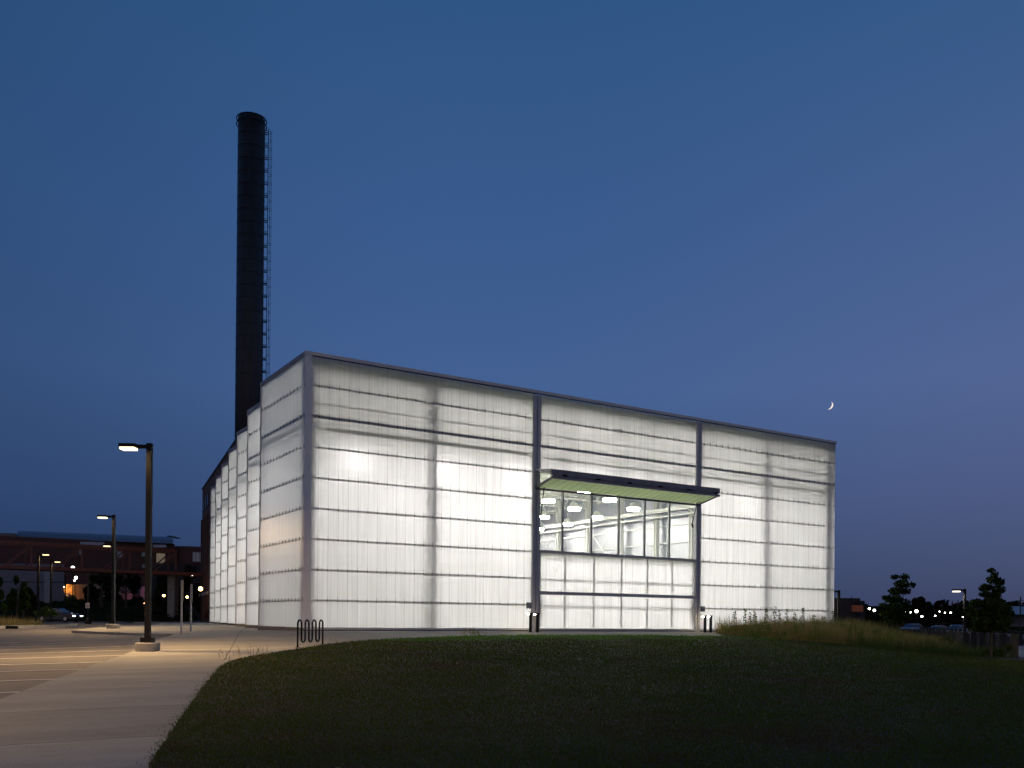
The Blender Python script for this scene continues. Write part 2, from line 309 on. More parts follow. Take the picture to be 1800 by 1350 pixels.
def paint_wall_glow(m):                                              # wall glow on the lawn, painted as greener, brighter blades along the building
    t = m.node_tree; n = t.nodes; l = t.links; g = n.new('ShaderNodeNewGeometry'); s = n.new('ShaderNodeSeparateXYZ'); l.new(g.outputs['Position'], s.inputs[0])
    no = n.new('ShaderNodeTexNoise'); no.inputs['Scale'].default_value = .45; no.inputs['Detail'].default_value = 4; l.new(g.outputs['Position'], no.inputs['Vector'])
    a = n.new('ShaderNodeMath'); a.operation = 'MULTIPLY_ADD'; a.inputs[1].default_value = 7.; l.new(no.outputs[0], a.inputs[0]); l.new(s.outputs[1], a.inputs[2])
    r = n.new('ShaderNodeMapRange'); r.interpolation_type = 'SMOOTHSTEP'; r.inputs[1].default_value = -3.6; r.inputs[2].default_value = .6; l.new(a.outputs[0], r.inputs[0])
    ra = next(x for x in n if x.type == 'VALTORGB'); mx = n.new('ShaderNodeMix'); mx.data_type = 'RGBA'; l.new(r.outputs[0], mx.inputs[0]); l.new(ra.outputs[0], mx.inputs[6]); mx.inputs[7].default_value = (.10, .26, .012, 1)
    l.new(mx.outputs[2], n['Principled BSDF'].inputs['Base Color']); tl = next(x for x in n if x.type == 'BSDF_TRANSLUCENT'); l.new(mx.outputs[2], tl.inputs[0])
paint_wall_glow(M_BLADE)

# ------------------------------------------------------------------ ground, paving, lawn, walkway, water
xs = np.unique(np.concatenate([np.arange(-80, 121, 4.), -80-np.geomspace(4, 1500, 16), 120+np.geomspace(4, 1500, 16)]))
ys = np.unique(np.concatenate([np.arange(-70, 171, 4.), -70-np.geomspace(4, 1000, 12), 170+np.geomspace(4, 1600, 16)]))
GX, GY = np.meshgrid(xs, ys); cx, cyy = np.clip(GX, -200, 300), np.clip(GY, -100, 300); GZ = gz(cx, cyy)-.32
ss = (GX-F0[0])*FN[0]+(GY-F0[1])*FN[1]; GZ = np.where((ss < -9) & (ss > -75) & (GX > 0), -4.2, GZ)
V = np.stack([GX, GY, GZ], -1).reshape(-1, 3); nx = len(xs); I, J = np.meshgrid(np.arange(nx-1), np.arange(len(ys)-1)); a = (J*nx+I).ravel()
tag(raw('ground', V, np.stack([a, a+1, a+1+nx, a+nx], 1), M_EARTH), kind='structure')
EDGE = [(-13.6, -40), (-13.1, -30), (-12.9, -25), (-12.3, -21.37), (-11.6, -18.98), (-10.74, -16.33), (-9.91, -13.54), (-9.15, -11.3), (-8.18, -8.25), (-6.6, -3.0), (-3.9, 6.3)]
ISL = [(-6.4, 13.0), (-7.2, 14.8), (-6.6, 16.9), (-3.88, 23.2), (1.0, 36), (4.3, 50)]
path = EDGE+ISL+[(4.6, 66), (15, 66), (10, 44.4), (7.3, 44.4), (7.0, 37.6), (5.9, 37.6), (5.85, 31.3), (4.7, 31.3), (4.68, 25.1), (3.55, 25.1), (3.5, 18.8), (2.4, 18.8), (2.34, 12.5), (1.2, 12.5), (1.17, 6.27), (.02, 6.27), (.02, .02), (34, .02), (34.5, -.9), (23, -.9), (21, -4.2), (20, -16), (-4, -34), (-9, -46), (-14.5, -46)]
sheet('concrete_path', path, M_PATH, 0, 2.5, .35)
lot = [(-90, -46), (-14.0, -46), (-13.6, -40), (-13.1, -30), (-12.9, -25), (-12.25, -21.37), (-11.55, -18.98), (-10.69, -16.33), (-9.86, -13.54), (-9.1, -11.3), (-8.13, -8.25), (-6.55, -3.0), (-3.85, 6.3), (-6.3, 13.0), (-7.1, 14.8), (-6.5, 16.9), (-3.8, 23.2), (1.1, 36), (4.4, 50), (4.7, 66), (5.5, 88), (-22, 100), (-110, 75), (-110, -46)]
sheet('parking_lot', lot, M_LOT, -.12, 2.5)
LAWN = [(-11.48, -28.51), (-10.83, -26.32), (-9.59, -22.25), (-8.36, -18.3), (-7.66, -16.14), (-6.98, -14.32), (-6.3, -13.0), (-5.6, -12.0), (-4.01, -9.9), (-1.71, -7.2), (.79, -5.16), (3.98, -3.62), (7.13, -2.7), (9.91, -2.45), (15.13, -2.4), (20.35, -2.9), (22.1, -3.9), (22.4, -7.18), (22.8, -10.08), (23.5, -12.52), (25.3, -14.04), (26.3, -17.5), (20, -26), (5, -46), (-9, -60), (-14, -60), (-12.6, -44), (-12.0, -36), (-11.85, -31)]
sheet('lawn', LAWN, M_LAWN, .006, 1.5, .06)
bedp = [(22.9, -.95), (22.0, -2.2), (22.25, -4), (22.5, -7.18), (22.9, -10.08), (23.6, -12.52), (25.4, -14.04), (26.4, -16.9), (29.45, -13.75), (46, .8), (40, 3), (34.3, 2), (34.3, -.95)]
sheet('planting_bed', bedp, M_LAWN, .03, 2)
def along(t, s, z=0.): p = F0+FD*t+FN*s; return (p[0], p[1], z)
wk = [along(t, s)[:2] for t, s in ((-25, -.25), (120, -.25), (120, -7), (-25, -7))]
m = MB(); m.prism(wk, -1.6, -1.0); tag(m.build('riverside_walkway', M_PATH), kind='structure')
m = MB(); m.prism([along(t, s)[:2] for t, s in ((-60, -9), (400, -9), (400, -75), (-60, -75))], -4.5, -3.2)
WATER = mat('dark river water', (.01, .014, .02), .12, var=.2, scale=.5, bump=.3, spec=.6); tag(m.build('river_water', WATER), kind='structure')
bedl = [(-50, 10), (-22, 16), (-10.3, 22.0), (-7, 26.5), (-4.9, 33), (-4.6, 38), (-6, 44), (-12, 50), (-30, 50), (-60, 40)]
sheet('planted_island', bedl, M_LAWN, .03, 3, .25)
rim = MB()
for (x0, y0), (x1, y1) in zip(bedl[:7], bedl[1:8]):
    n_ = max(1, int(math.hypot(x1-x0, y1-y0)/2))
    for i in range(n_):
        a0, a1 = i/n_, (i+1)/n_; p = (x0+(x1-x0)*a0, y0+(y1-y0)*a0); q = (x0+(x1-x0)*a1, y0+(y1-y0)*a1)
        rim.bar((*p, float(gz(*p))-.03), (*q, float(gz(*q))-.03), .35, .2)
tag(rim.build('island_kerb', CONC), kind='structure')
# painted stall lines and small markings
m = MB()
def stripe(x0, y0, x1, y1, w):
    d = np.array([x1-x0, y1-y0]); L = np.linalg.norm(d); d /= L; nn = np.array([-d[1], d[0]])*w/2; k = max(1, int(L/2.4))
    for i in range(k):
        a = np.array([x0, y0])+d*L*i/k; b = np.array([x0, y0])+d*L*(i+1)/k
        m.quad(*[(*p, float(gz(p[0], p[1]))-.12+.012) for p in (a-nn, b-nn, b+nn, a+nn)])
for y, x in ((-24.4, -12.95), (-21.7, -12.5), (-18.98, -11.7), (-16.3, -10.85), (-13.5, -10.0), (-11.0, -9.15), (-8.3, -8.3), (-5.6, -7.5), (-2.9, -6.7), (-.2, -5.9), (2.5, -5.1)):
    stripe(x-5.6, y-.1, x, y, .14)
for y in np.arange(-24.4, 12, 2.7): stripe(-34, y, -28.8, y, .14)
stripe(-16.5, 9.5, -13.4, 10.4, .5); stripe(-14.2, 2.0, -13.3, 2.5, .14); stripe(-11.2, 4.2, -10.2, 4.6, .14); stripe(-9.2, 5.9, -8.2, 6.3, .14); stripe(-16.4, 1.4, -15.6, 1.8, .14)
tag(m.build('road_markings', M_PAINT), kind='structure')

def blades(name, X, Y, zoff, h, wd, m, lean=.5, kind='stuff', label=None, parent=None, cat=None):
    n = len(X); Z = gz(X, Y)+zoff; a = RNG.uniform(0, 2*np.pi, n); b = RNG.uniform(0, 2*np.pi, n); ln = RNG.uniform(0, lean, n)*h
    P0 = np.stack([X-np.cos(a)*wd/2, Y-np.sin(a)*wd/2, Z], 1); P1 = np.stack([X+np.cos(a)*wd/2, Y+np.sin(a)*wd/2, Z], 1)
    P2 = np.stack([X+np.cos(b)*ln, Y+np.sin(b)*ln, Z+h], 1)
    V = np.stack([P0, P1, P2], 1).reshape(-1, 3); o = raw(name, V, np.arange(3*n).reshape(-1, 3), m, parent); return tag(o, label, cat, None, kind)
n = 420000; d = 7.5*np.exp(RNG.random(n)*math.log(50/7.5)); xx = RNG.uniform(-.42, .60, n)*d
X = CAM[0]+FW[0]*d+RT[0]*xx; Y = CAM[1]+FW[1]*d+RT[1]*xx; k = inpoly(X, Y, LAWN); X, Y, d = X[k], Y[k], d[k]
patch = .75+.5*np.sin(X*1.3+1.7*np.sin(Y*.9))*np.sin(Y*1.7+X*.4)
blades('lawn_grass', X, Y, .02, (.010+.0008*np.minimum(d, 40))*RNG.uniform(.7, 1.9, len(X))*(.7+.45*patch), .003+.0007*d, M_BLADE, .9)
# ragged longer tufts along the lawn rim
V0 = []
for (x0, y0), (x1, y1) in zip(LAWN[:19], LAWN[1:20]):
    L = math.hypot(x1-x0, y1-y0); kk = int(L*90); t = RNG.random(kk); V0.append(np.stack([x0+(x1-x0)*t+RNG.normal(0, .06, kk), y0+(y1-y0)*t+RNG.normal(0, .06, kk)], 1))
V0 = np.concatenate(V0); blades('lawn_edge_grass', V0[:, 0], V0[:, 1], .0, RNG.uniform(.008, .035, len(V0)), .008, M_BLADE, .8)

# ------------------------------------------------------------------ translucent hall
T = 11.81; RR = 1.3; LU, LV = 6.27, 1.17
hall = thing('translucent_hall', 'glowing white hall of translucent panels with stepped side wall and hinged hatch', 'building', (17, 20, 0))
rows = [RR*(9-k) for k in range(1, 9)]
def panel(m, p, q, z0, z1): m.quad((*p, z0), (*q, z0), (*q, z1), (*p, z1))
wp = MB(); panel(wp, (.27, 0), (11.55, 0), .14, T-.17); wp.build('wall_panel', POLY, hall)
wp = MB(); panel(wp, (22.62, 0), (34, 0), .14, T-.17); wp.build('wall_panel', POLY, hall)
wp = MB(); panel(wp, (11.95, 0), (22.3, 0), 7.95, T-.2); wp.build('wall_panel', POLY, hall)
DOORP = MB(); panel(DOORP, (11.95, .03), (22.3, .03), .14, 3.86); DOORP.build('door_panel', POLY, hall)
for k in range(7):
    wp = MB(); x = LV*k; panel(wp, (x, LU*k+.02), (x, LU*(k+1)-.02), .14, T-.17); wp.build('side_wall_panel', POLY, hall)
    ed = MB(); ed.bar((x-.01, LU*(k+1), .0), (x-.01, LU*(k+1), T-.2), .05, .05); ed.build('corner_trim', COPE, hall)
    ret = MB(); ret.box((x+.03, LU*(k+1)-.06, 0), (x+LV, LU*(k+1)-.03, T-.25)); ret.build('return_wall', STEEL, hall)
wp = MB(); panel(wp, (34, 0.02), (34, 43.9), .14, T-.17); wp.build('side_wall_panel', POLY, hall)
wp = MB(); wp.box((LV*6+.05, 43.9, 0), (34, 44.0, T-.25)); wp.build('rear_wall', STEEL, hall)
# roof, coping, base
foot = [(0, 0)]+[p for k in range(7) for p in ((LV*k, LU*(k+1)), (LV*(k+1), LU*(k+1)))][:-1]+[(34, 43.9), (34, 0)]
inner = [(x+.06 if x < 33 else x-.06, y+.06 if y < 1 else y-.08) for x, y in foot]
mm = MB(); mm.prism(inner, 11.50, 11.58); mm.build('ceiling_deck', mat('ribbed ceiling deck', (.86, .86, .78), .6, var=.12, scale=1, stretch=(1, 14, 1)), hall)
mm = MB(); mm.prism(inner, .0, .04); mm.build('turf_floor', mat('indoor green turf', (.34, .37, .29), .9, var=.2), hall)
mm = MB()
mm.box((-.05, -.06, T-.14), (34.05, .12, T)); mm.build('roof_coping', COPE, hall)
mm = MB()
for k in range(7):
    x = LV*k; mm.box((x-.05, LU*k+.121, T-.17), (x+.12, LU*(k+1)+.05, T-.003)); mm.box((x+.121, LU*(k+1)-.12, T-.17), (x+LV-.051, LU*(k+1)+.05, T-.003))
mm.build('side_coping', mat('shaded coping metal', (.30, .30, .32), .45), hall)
mm = MB(); mm.box((33.9, .121, T-.17), (34.05, 43.9, T-.003)); mm.build('east_coping', COPE, hall)
mm = MB(); mm.box((.0, -.03, T-.19), (34, -.003, T-.145)); mm.build('coping_drip', DKM, hall)
for a_, b_ in ((-.03, 11.5), (22.7, 34.03)): mm = MB(); mm.box((a_, -.05, -.3), (b_, .10, .035)); mm.build('base_plinth', DKM, hall)
for a_, b_ in ((0., 11.5), (22.7, 34)): mm = MB(); mm.box((a_, -.04, .038), (b_, .02, .135)); mm.build('base_sill', ALU, hall)
mm = MB()
for k in range(7): mm.box((LV*k-.045, LU*k-.02 if k == 0 else LU*k+.02, -.3), (LV*k+.05, LU*(k+1)+.02, .125))
mm.build('side_sill', mat('brown grey sill', (.15, .13, .11), .6), hall)
mm = MB(); mm.box((-.03, -.045, .14), (.265, .03, T-.145)); mm.build('corner_post', mat('corner cladding', (.74, .73, .78), .45, metal=0, var=.05), hall)
# girts and clips
G1 = []; cl = MB(); hv = MB(); tk = MB()
spans = [(.27, 11.5), (22.7, 33.95)]
for z in rows:
    for a, b in spans+([(11.95, 22.3)] if z > 7.9 else []):
        if z == rows[1]: hv.box((a, .012, z-.06), (b, .10, z+.06))
        else: G1.append(MB().box((a, .012, z-.032), (b, .06, z+.032)))
    for s_ in np.arange(.135+.456, 34, .456):
        if 11.5 < s_ < 22.7 and z < 7.9: continue
        if 11.5 < s_ < 11.95 or 22.3 < s_ < 22.7: continue
        cl.box((s_-.02, -.018, z-.05), (s_+.02, -.002, z+.03)); tk.box((s_-.009, -.012, z+.03), (s_+.009, -.002, z+.16))
GIRT = bpy.data.materials.new('pale girt'); GIRT.use_nodes = True; _t = GIRT.node_tree; _t.nodes.remove(_t.nodes['Principled BSDF'])
_a = _t.nodes.new('ShaderNodeBsdfDiffuse'); _b = _t.nodes.new('ShaderNodeBsdfTranslucent'); _m = _t.nodes.new('ShaderNodeMixShader'); _a.inputs[0].default_value = _b.inputs[0].default_value = (.8, .79, .77, 1)
_t.links.new(_a.outputs[0], _m.inputs[1]); _t.links.new(_b.outputs[0], _m.inputs[2]); _t.links.new(_m.outputs[0], _t.nodes['Material Output'].inputs[0])
[g_.build('girt', GIRT, hall) for g_ in G1]; hv.build('eave_beam', ALU, hall)
cl.build('panel_clip', mat('panel clip', (.30, .29, .30), .5), hall); tk.build('clip_stem', mat('clip stem', (.42, .41, .41), .5), hall)
G2 = []; c2 = MB(); h2 = MB()
for k in range(7):
    x = LV*k
    for z in rows:
        if z == rows[1]: h2.box((x+.012, LU*k+.05, z-.06), (x+.12, LU*(k+1)-.08, z+.06))
        else: G2.append(MB().box((x+.012, LU*k+.05, z-.032), (x+.06, LU*(k+1)-.08, z+.032)))
        u = .135+.456*math.ceil((x+LU*k+.1-.135)/.456)
        while u < x+LU*(k+1)-.05:
            y = u-x; c2.box((x-.018, y-.022, z-.05), (x-.002, y+.022, z+.10)); u += .456
[g_.build('side_girt', GIRT, hall) for g_ in G2]; h2.build('side_eave_beam', ALU, hall); c2.build('side_panel_clip', MATS['panel clip'], hall)
g3 = MB()
for z in rows: g3.box((33.86, .2, z-.06), (33.96, 43.8, z+.06))
g3.build('east_girt', STEEL, hall)
# steel columns
def column(x, y, w=.26, z1=11.2):
    c = MB(); c.box((x-w/2, y-.15, .04), (x+w/2, y-.12, z1)); c.box((x-w/2, y+.12, .04), (x+w/2, y+.15, z1)); c.box((x-.02, y-.12, .04), (x+.02, y+.12, z1)); c.build('steel_column', STEEL, hall)
for x in (.42, 6.2, 27.95, 33.3): column(x, .42, .34)
for x in (13.5, 17.1, 19.1): 
    c = MB(); c.box((x-.07, .35, 7.9), (x+.07, .5, 11.2)); c.build('header_post', STEEL, hall)
for y in (4.2, 8.2, 12.2, 16.1, 20.4, 24.9, 29.2, 33.5, 38): column(33.55, y, .34)
for k in range(1, 7): column(LV*k+.4, LU*k+.35, .26)
c = MB(); c.box((1.15, .16, 8.54), (11.3, .34, 8.70)); c.box((11.3, .22, 8.50), (22.6, .34, 8.58)); c.box((22.6, .24, 8.52), (33.2, .38, 8.62)); c.build('front_girder', STEEL, hall)
c = MB(); c.box((.3, .5, 10.95), (33.8, .7, 11.49)); c.build('edge_beam', MATS['grey anodised aluminium'], hall)
c = MB(); c.box((.3, .13, 9.62), (33.8, .19, 9.67)); c.build('conduit', STEEL, hall)
c = MB(); c.box((33.1, .6, 8.75), (33.3, 43.5, 9.05)); c.box((33.0, .6, 8.35), (33.1, 43.5, 8.47)); c.build('side_girder', STEEL, hall)
c = MB()
for k in range(7): c.box((LV*k+.6, LU*k+.4, 8.6), (LV*k+.75, LU*(k+1)+.4, 8.8))
c.build('west_girder', STEEL, hall)
for a, b in ((12.2, 8.2), (24.9, 20.4), (33.5, 29.2)):
    MB().tube([(33.4, a, 8.6), (33.4, b, 4.2)], .035, 6).build('cross_brace', STEEL, hall); MB().tube([(33.36, b, 8.6), (33.36, a, 4.2)], .02, 6).build('cross_brace', STEEL, hall)
# roof trusses
for y in (4.2, 8.2, 12.2, 16.1, 20.4, 24.9, 29.2, 33.5, 38):
    t_ = MB(); x0 = .17*y+1.0; t_.box((x0, y-.07, 10.95), (33.4, y+.07, 11.12)); t_.box((x0, y-.06, 9.95), (33.4, y+.06, 10.06)); k = int((33.4-x0)/1.1)
    for i in range(k):
        xa = x0+(33.4-x0)*i/k; xb = x0+(33.4-x0)*(i+1)/k; xm = (xa+xb)/2; t_.bar((xa, y, 10.05), (xm, y, 10.95), .05); t_.bar((xm, y, 10.95), (xb, y, 10.05), .05)
    t_.build('roof_truss', STEEL, hall)
pj = MB()
for x in np.arange(3, 33, 1.8): pj.box((x-.04, .75, 11.2), (x+.04, min(43.5, max(1, (x-1)/.17)), 11.49))
pj.build('ceiling_joist', STEEL, hall)
# door opening frame
def jamb(x0, x1):
    j = MB(); w_ = x1-x0
    j.box((x0, -.10, -.1), (x0+w_*.38, .14, T-.24)); j.box((x0+w_*.38, -.02, -.1), (x0+w_*.52, .12, T-.24)); j.box((x0+w_*.52, -.09, -.1), (x0+w_*.8, .13, T-.24)); j.box((x0+w_*.8, -.05, -.1), (x1, .40, T-.24))
    j.build('door_jamb', ALU, hall)
jamb(11.5, 11.95); jamb(22.3, 22.7)
d_ = MB(); d_.box((11.95, -.06, 3.86), (22.3, .42, 3.99)); d_.build('window_sill', ALU, hall)
d_ = MB(); d_.box((11.95, -.05, 1.8), (22.3, .02, 1.97)); d_.box((11.95, -.04, .035), (22.3, .02, .135)); d_.build('door_rail', ALU, hall)
d_ = MB(); d_.box((11.95, -.05, -.2), (22.3, .06, .033)); d_.build('door_threshold', DKM, hall)
d_ = MB(); d_.box((11.95, -.03, 7.86), (22.3, .4, 7.95)); d_.build('door_header', ALU, hall)
POSTS = (13.55, 15.37, 17.17, 18.93, 20.68)
d_ = MB()
for x in POSTS+(12.05, 22.2): d_.box((x-.03, .05, .14), (x+.03, .11, 3.85))
for z in (1.3, 2.6): d_.box((12.08, .112, z-.025), (22.17, .16, z+.025))
d_.build('door_frame', mat('door frame steel', (.30, .28, .27), .5), hall)
wn = MB()
for x in POSTS: wn.box((x-.05, .28, 3.995), (x+.05, .38, 7.86))
wf = wn.build('window_frame', mat('mid grey mullion', (.28, .28, .27), .45, metal=.3), hall)
xsn = (11.96,)+POSTS+(22.29,)
for a, b in zip(xsn, xsn[1:]):
    gq = MB(); gq.quad((a+.05, .33, 4.0), (b-.05, .33, 4.0), (b-.05, .33, 7.85), (a+.05, .33, 7.85)); gq.build('window_pane', GLASS, hall)
c = MB(); c.box((11.98, .2, .75), (12.18, .3, 1.8)); c.box((22.06, .2, .75), (22.26, .3, 1.8)); c.build('door_motor_box', DKM, hall)
hatch = MB(); hatch.bar((11.62, -.05, 7.90), (22.56, -.05, 7.90), .1, .1)
# folded hatch: upper leaf and lower leaf
for x in (11.62, 22.56, *[11.62+10.94*i/6 for i in range(1, 6)]): hatch.bar((x, -.1, 7.89), (x, -1.45, 7.70), .09, .09)
hatch.build('hatch_upper_frame', ALU, hall)
hp = MB(); hp.quad((11.67, -.12, 7.9), (22.51, -.12, 7.9), (22.51, -1.42, 7.72), (11.67, -1.42, 7.72)); hp.build('hatch_upper_panel', POLY, hall)
hl = MB(); hl.box((11.57, -1.56, 7.47), (22.6, -1.46, 7.74)); hl.box((11.57, -1.58, 7.29), (22.6, -1.47, 7.42)); hl.box((11.7, -1.50, 7.42), (22.5, -1.47, 7.47)); hl.build('hatch_lip', mat('hatch lip metal', (.22, .21, .23), .4, metal=.2), hall)
hb = MB()
for i in range(6):
    x = 12.2+i*2.0
    hb.box((x, -1.60, 7.44), (x+.28, -1.561, 7.50)); hb.box((x+.06, -1.62, 7.46), (x+.12, -1.60, 7.52)); hb.box((x+.18, -1.62, 7.46), (x+.23, -1.60, 7.52))
hb.build('hatch_hinge', BLACK, hall)
hf = MB()
for x in (11.66, 22.52): hf.bar((x, -.02, 7.03), (x, -1.47, 7.35), .09, .09)
hf.box((11.62, -.12, 6.93), (22.56, -.02, 7.02)); hf.build('hatch_lower_frame', DKM, hall)
GRN = mat('hatch lining with turf bounce green', (.84, .95, .52), .35, var=.1, scale=2, stretch=(2.2, .1, 1))  # turf's reflected green is painted into the lining and its seams
hg = MB(); hg.box((11.71, -1.44, 7.02), (22.47, -.12, 7.035)); 
hgv = [(x, y, z+(-y-.02)*.22) for x, y, z in hg.v]; hg.v = hgv
_t = GRN.node_tree; _tr = _t.nodes.new('ShaderNodeBsdfTranslucent'); _tr.inputs[0].default_value = (.80, .95, .50, 1); _m = _t.nodes.new('ShaderNodeMixShader'); _m.inputs[0].default_value = .55
_t.links.new(_t.nodes['Principled BSDF'].outputs[0], _m.inputs[1]); _t.links.new(_tr.outputs[0], _m.inputs[2]); _t.links.new(_m.outputs[0], _t.nodes['Material Output'].inputs[0])
hg2 = MB(); hg2.quad(*[hgv[i] for i in (0, 1, 2, 3)]); hg2.build('hatch_lining', GRN, hall)
hs = MB()
for i in range(1, 24):
    x = 11.71+i*.456
    hs.bar((x, -.12, 7.035), (x, -1.44, 7.325), .012, .012)
hs.build('lining_seam', mat('lining seam', (.5, .62, .32), .5), hall)
ar = MB(); ar.tube([(12.0, -.3, 7.05), (12.02, .02, 5.5)], .025, 6); ar.tube([(22.15, -.3, 7.1), (22.1, .05, 5.9)], .025, 6); ar.tube([(22.1, .05, 5.95), (22.22, .1, 5.75)], .05, 6)
ar.build('hatch_strut', BLACK, hall)
def sign(x0, x1, label):
    s_ = MB(); s_.box((x0, -.07, 1.10), (x1, -.03, 1.40)); o = s_.build('wall_sign', mat('slate sign plate', (.10, .12, .17), .5), None); tag(o, label, 'sign', 'small plates beside the door')
    t_ = MB()
    for i, w_ in enumerate((.7, .9, .5)): t_.box((x0+.04, -.075, 1.32-i*.07), (x0+.04+(x1-x0-.08)*w_, -.071, 1.345-i*.07))
    t_.build('sign_text', mat('sign lettering', (.4, .42, .45), .5), o)
sign(11.2, 11.49, 'small slate plate on the wall left of the left door jamb')
sign(22.74, 23.03, 'small slate plate on the wall right of the right door jamb')

# high bay lamps under the ceiling
HB = glow('high bay light', (1, .97, .95), 86)
hbr = thing('high_bay_lamp', 'round white high bay lamp topmost behind the first window pane', 'ceiling lamp', (21.5, 13.2, 8.6), 'high bay lamps hanging in the hall')
b_ = MB(); b_.lathe((0, 0, 0), [(.46, 0.0), (.46, .02), (.36, .16), (.22, .34), (.12, .40)], 20); b_.build('housing', STEEL, hbr, True, True)
b_ = MB(); b_.lathe((0, 0, 0), [(.43, -.17), (.45, -.005)], 20); b_.build('lens', HB, hbr, True)
b_ = MB(); b_.tube([(0, 0, .38), (0, 0, 2.45)], .02, 6); b_.build('hanging_rod', STEEL, hbr, True)
VIS = [((25.5, 15.75), 'round high bay lamp near the top of the second window pane'), ((24.5, 10.4), 'round high bay lamp topmost behind the third window pane'), ((28.87, 13.25), 'round high bay lamp topmost behind the fourth window pane'),
       ((26.7, 21.4), 'second high bay lamp from the top behind the first window pane'), ((30.1, 19.05), 'lower high bay lamp behind the third window pane'), ((31.1, 24.4), 'lowest high bay lamp behind the second window pane'), ((31.6, 29.4), 'lowest high bay lamp behind the first window pane')]
used = [(21.5, 13.2)]; HID = 'round high bay lamp hidden behind the translucent wall panels'
for (x, y), lb in VIS: dup(hbr, (x, y, 8.6), None, lb); used.append((x, y))
EX = [(x, 5.4) for x in (4.4, 9, 13.6, 18.2, 22.8, 27.4, 31.3)]+[(.17*y+3.4, y) for y in (9.6, 14.8, 20, 25.2, 30.4, 35.6, 40.6)]
for x, y in EX: dup(hbr, (x, y, 8.6), None, HID); used.append((x, y))
A_, B_ = np.array([3.3, -2.65]), np.array([.95, 5.35])
for i in range(-14, 12):
    for j in range(-8, 10):
        p = np.array([21.5, 13.2])+A_*i+B_*j
        if .17*p[1]+5.4 < p[0] < 31.2 and 7.8 < p[1] < 42 and min(math.hypot(p[0]-u[0], p[1]-u[1]) for u in used) > 2.6:
            used.append(tuple(p)); dup(hbr, (p[0], p[1], 8.6), None, HID)

# ------------------------------------------------------------------ twin bollard lights
WARM = glow('warm bollard light', (1, .80, .48), 160)
def bollard(x, y, lb):
    z = float(gz(x, y)); t_ = thing('bollard_light', lb, 'bollard light', (x, y, z), 'twin post bollard lights by the door')
    a = MB()
    for sx_ in (-.17, .17): a.box((sx_-.065, -.05, 0), (sx_+.065, .05, .90))
    a.build('post', BLACK, t_, True, bevel=.008)
    a = MB(); a.box((-.33, -.06, .90), (.26, .06, .95)); a.build('cap', BLACK, t_, True)
    a = MB()
    for sx_ in (-.285, .03): a.box((sx_-.035, -.045, .865), (sx_+.035, .045, .897))
    a.build('lens', WARM, t_, True)
    a = MB(); a.box((-.3, -.12, -.05), (.3, .12, .02)); a.build('base_plate', GALV, t_, True)
    t_.rotation_euler.z = R(-20)
bollard(11.05, -.95, 'black twin post bollard light in front of the left door jamb')
bollard(22.5, -.85, 'black twin post bollard light right of the door beside the tall grass')

# ------------------------------------------------------------------ bike rack
pts = []; W_ = .215; H0, H1 = .04, .80; x = -3*W_-W_/2
rk = thing('bike_rack', 'black wave shaped bike rack of bent tube on the pavement by the lawn edge', 'bike rack')
P0 = np.array(gp(523.5, 30.0)); P1 = np.array(gp(567.5, 31.9)); dv = (P1-P0)/7; w7 = np.linalg.norm(dv); zb = P0[2]
def rp(i, z): q = P0+dv*i; return (q[0], q[1], z)
rr_ = w7/2; ptl = [rp(0, zb-.05)]
for i in range(7):
    top = i % 2 == 0; zc = zb+(.90-rr_ if top else .16+rr_)
    for a in np.linspace(0, math.pi, 9):
        s_ = (1-math.cos(a))/2; ptl.append(rp(i+s_, zc+(1 if top else -1)*math.sin(a)*rr_))
ptl.append(rp(7, zb-.02)); q = MB(); q.tube(ptl, .031, 10); q.build('bent_tube', mat('black gloss tube', (.01, .01, .012), .18, var=.1), rk, smooth=True)
q = MB(); 
for i in (0, 7): q.lathe(rp(i, float(gz(*rp(i, 0)[:2]))), [(.08, 0), (.08, .015)], 12)
q.build('foot_flange', BLACK, rk)
rk.location = (0, 0, 0)

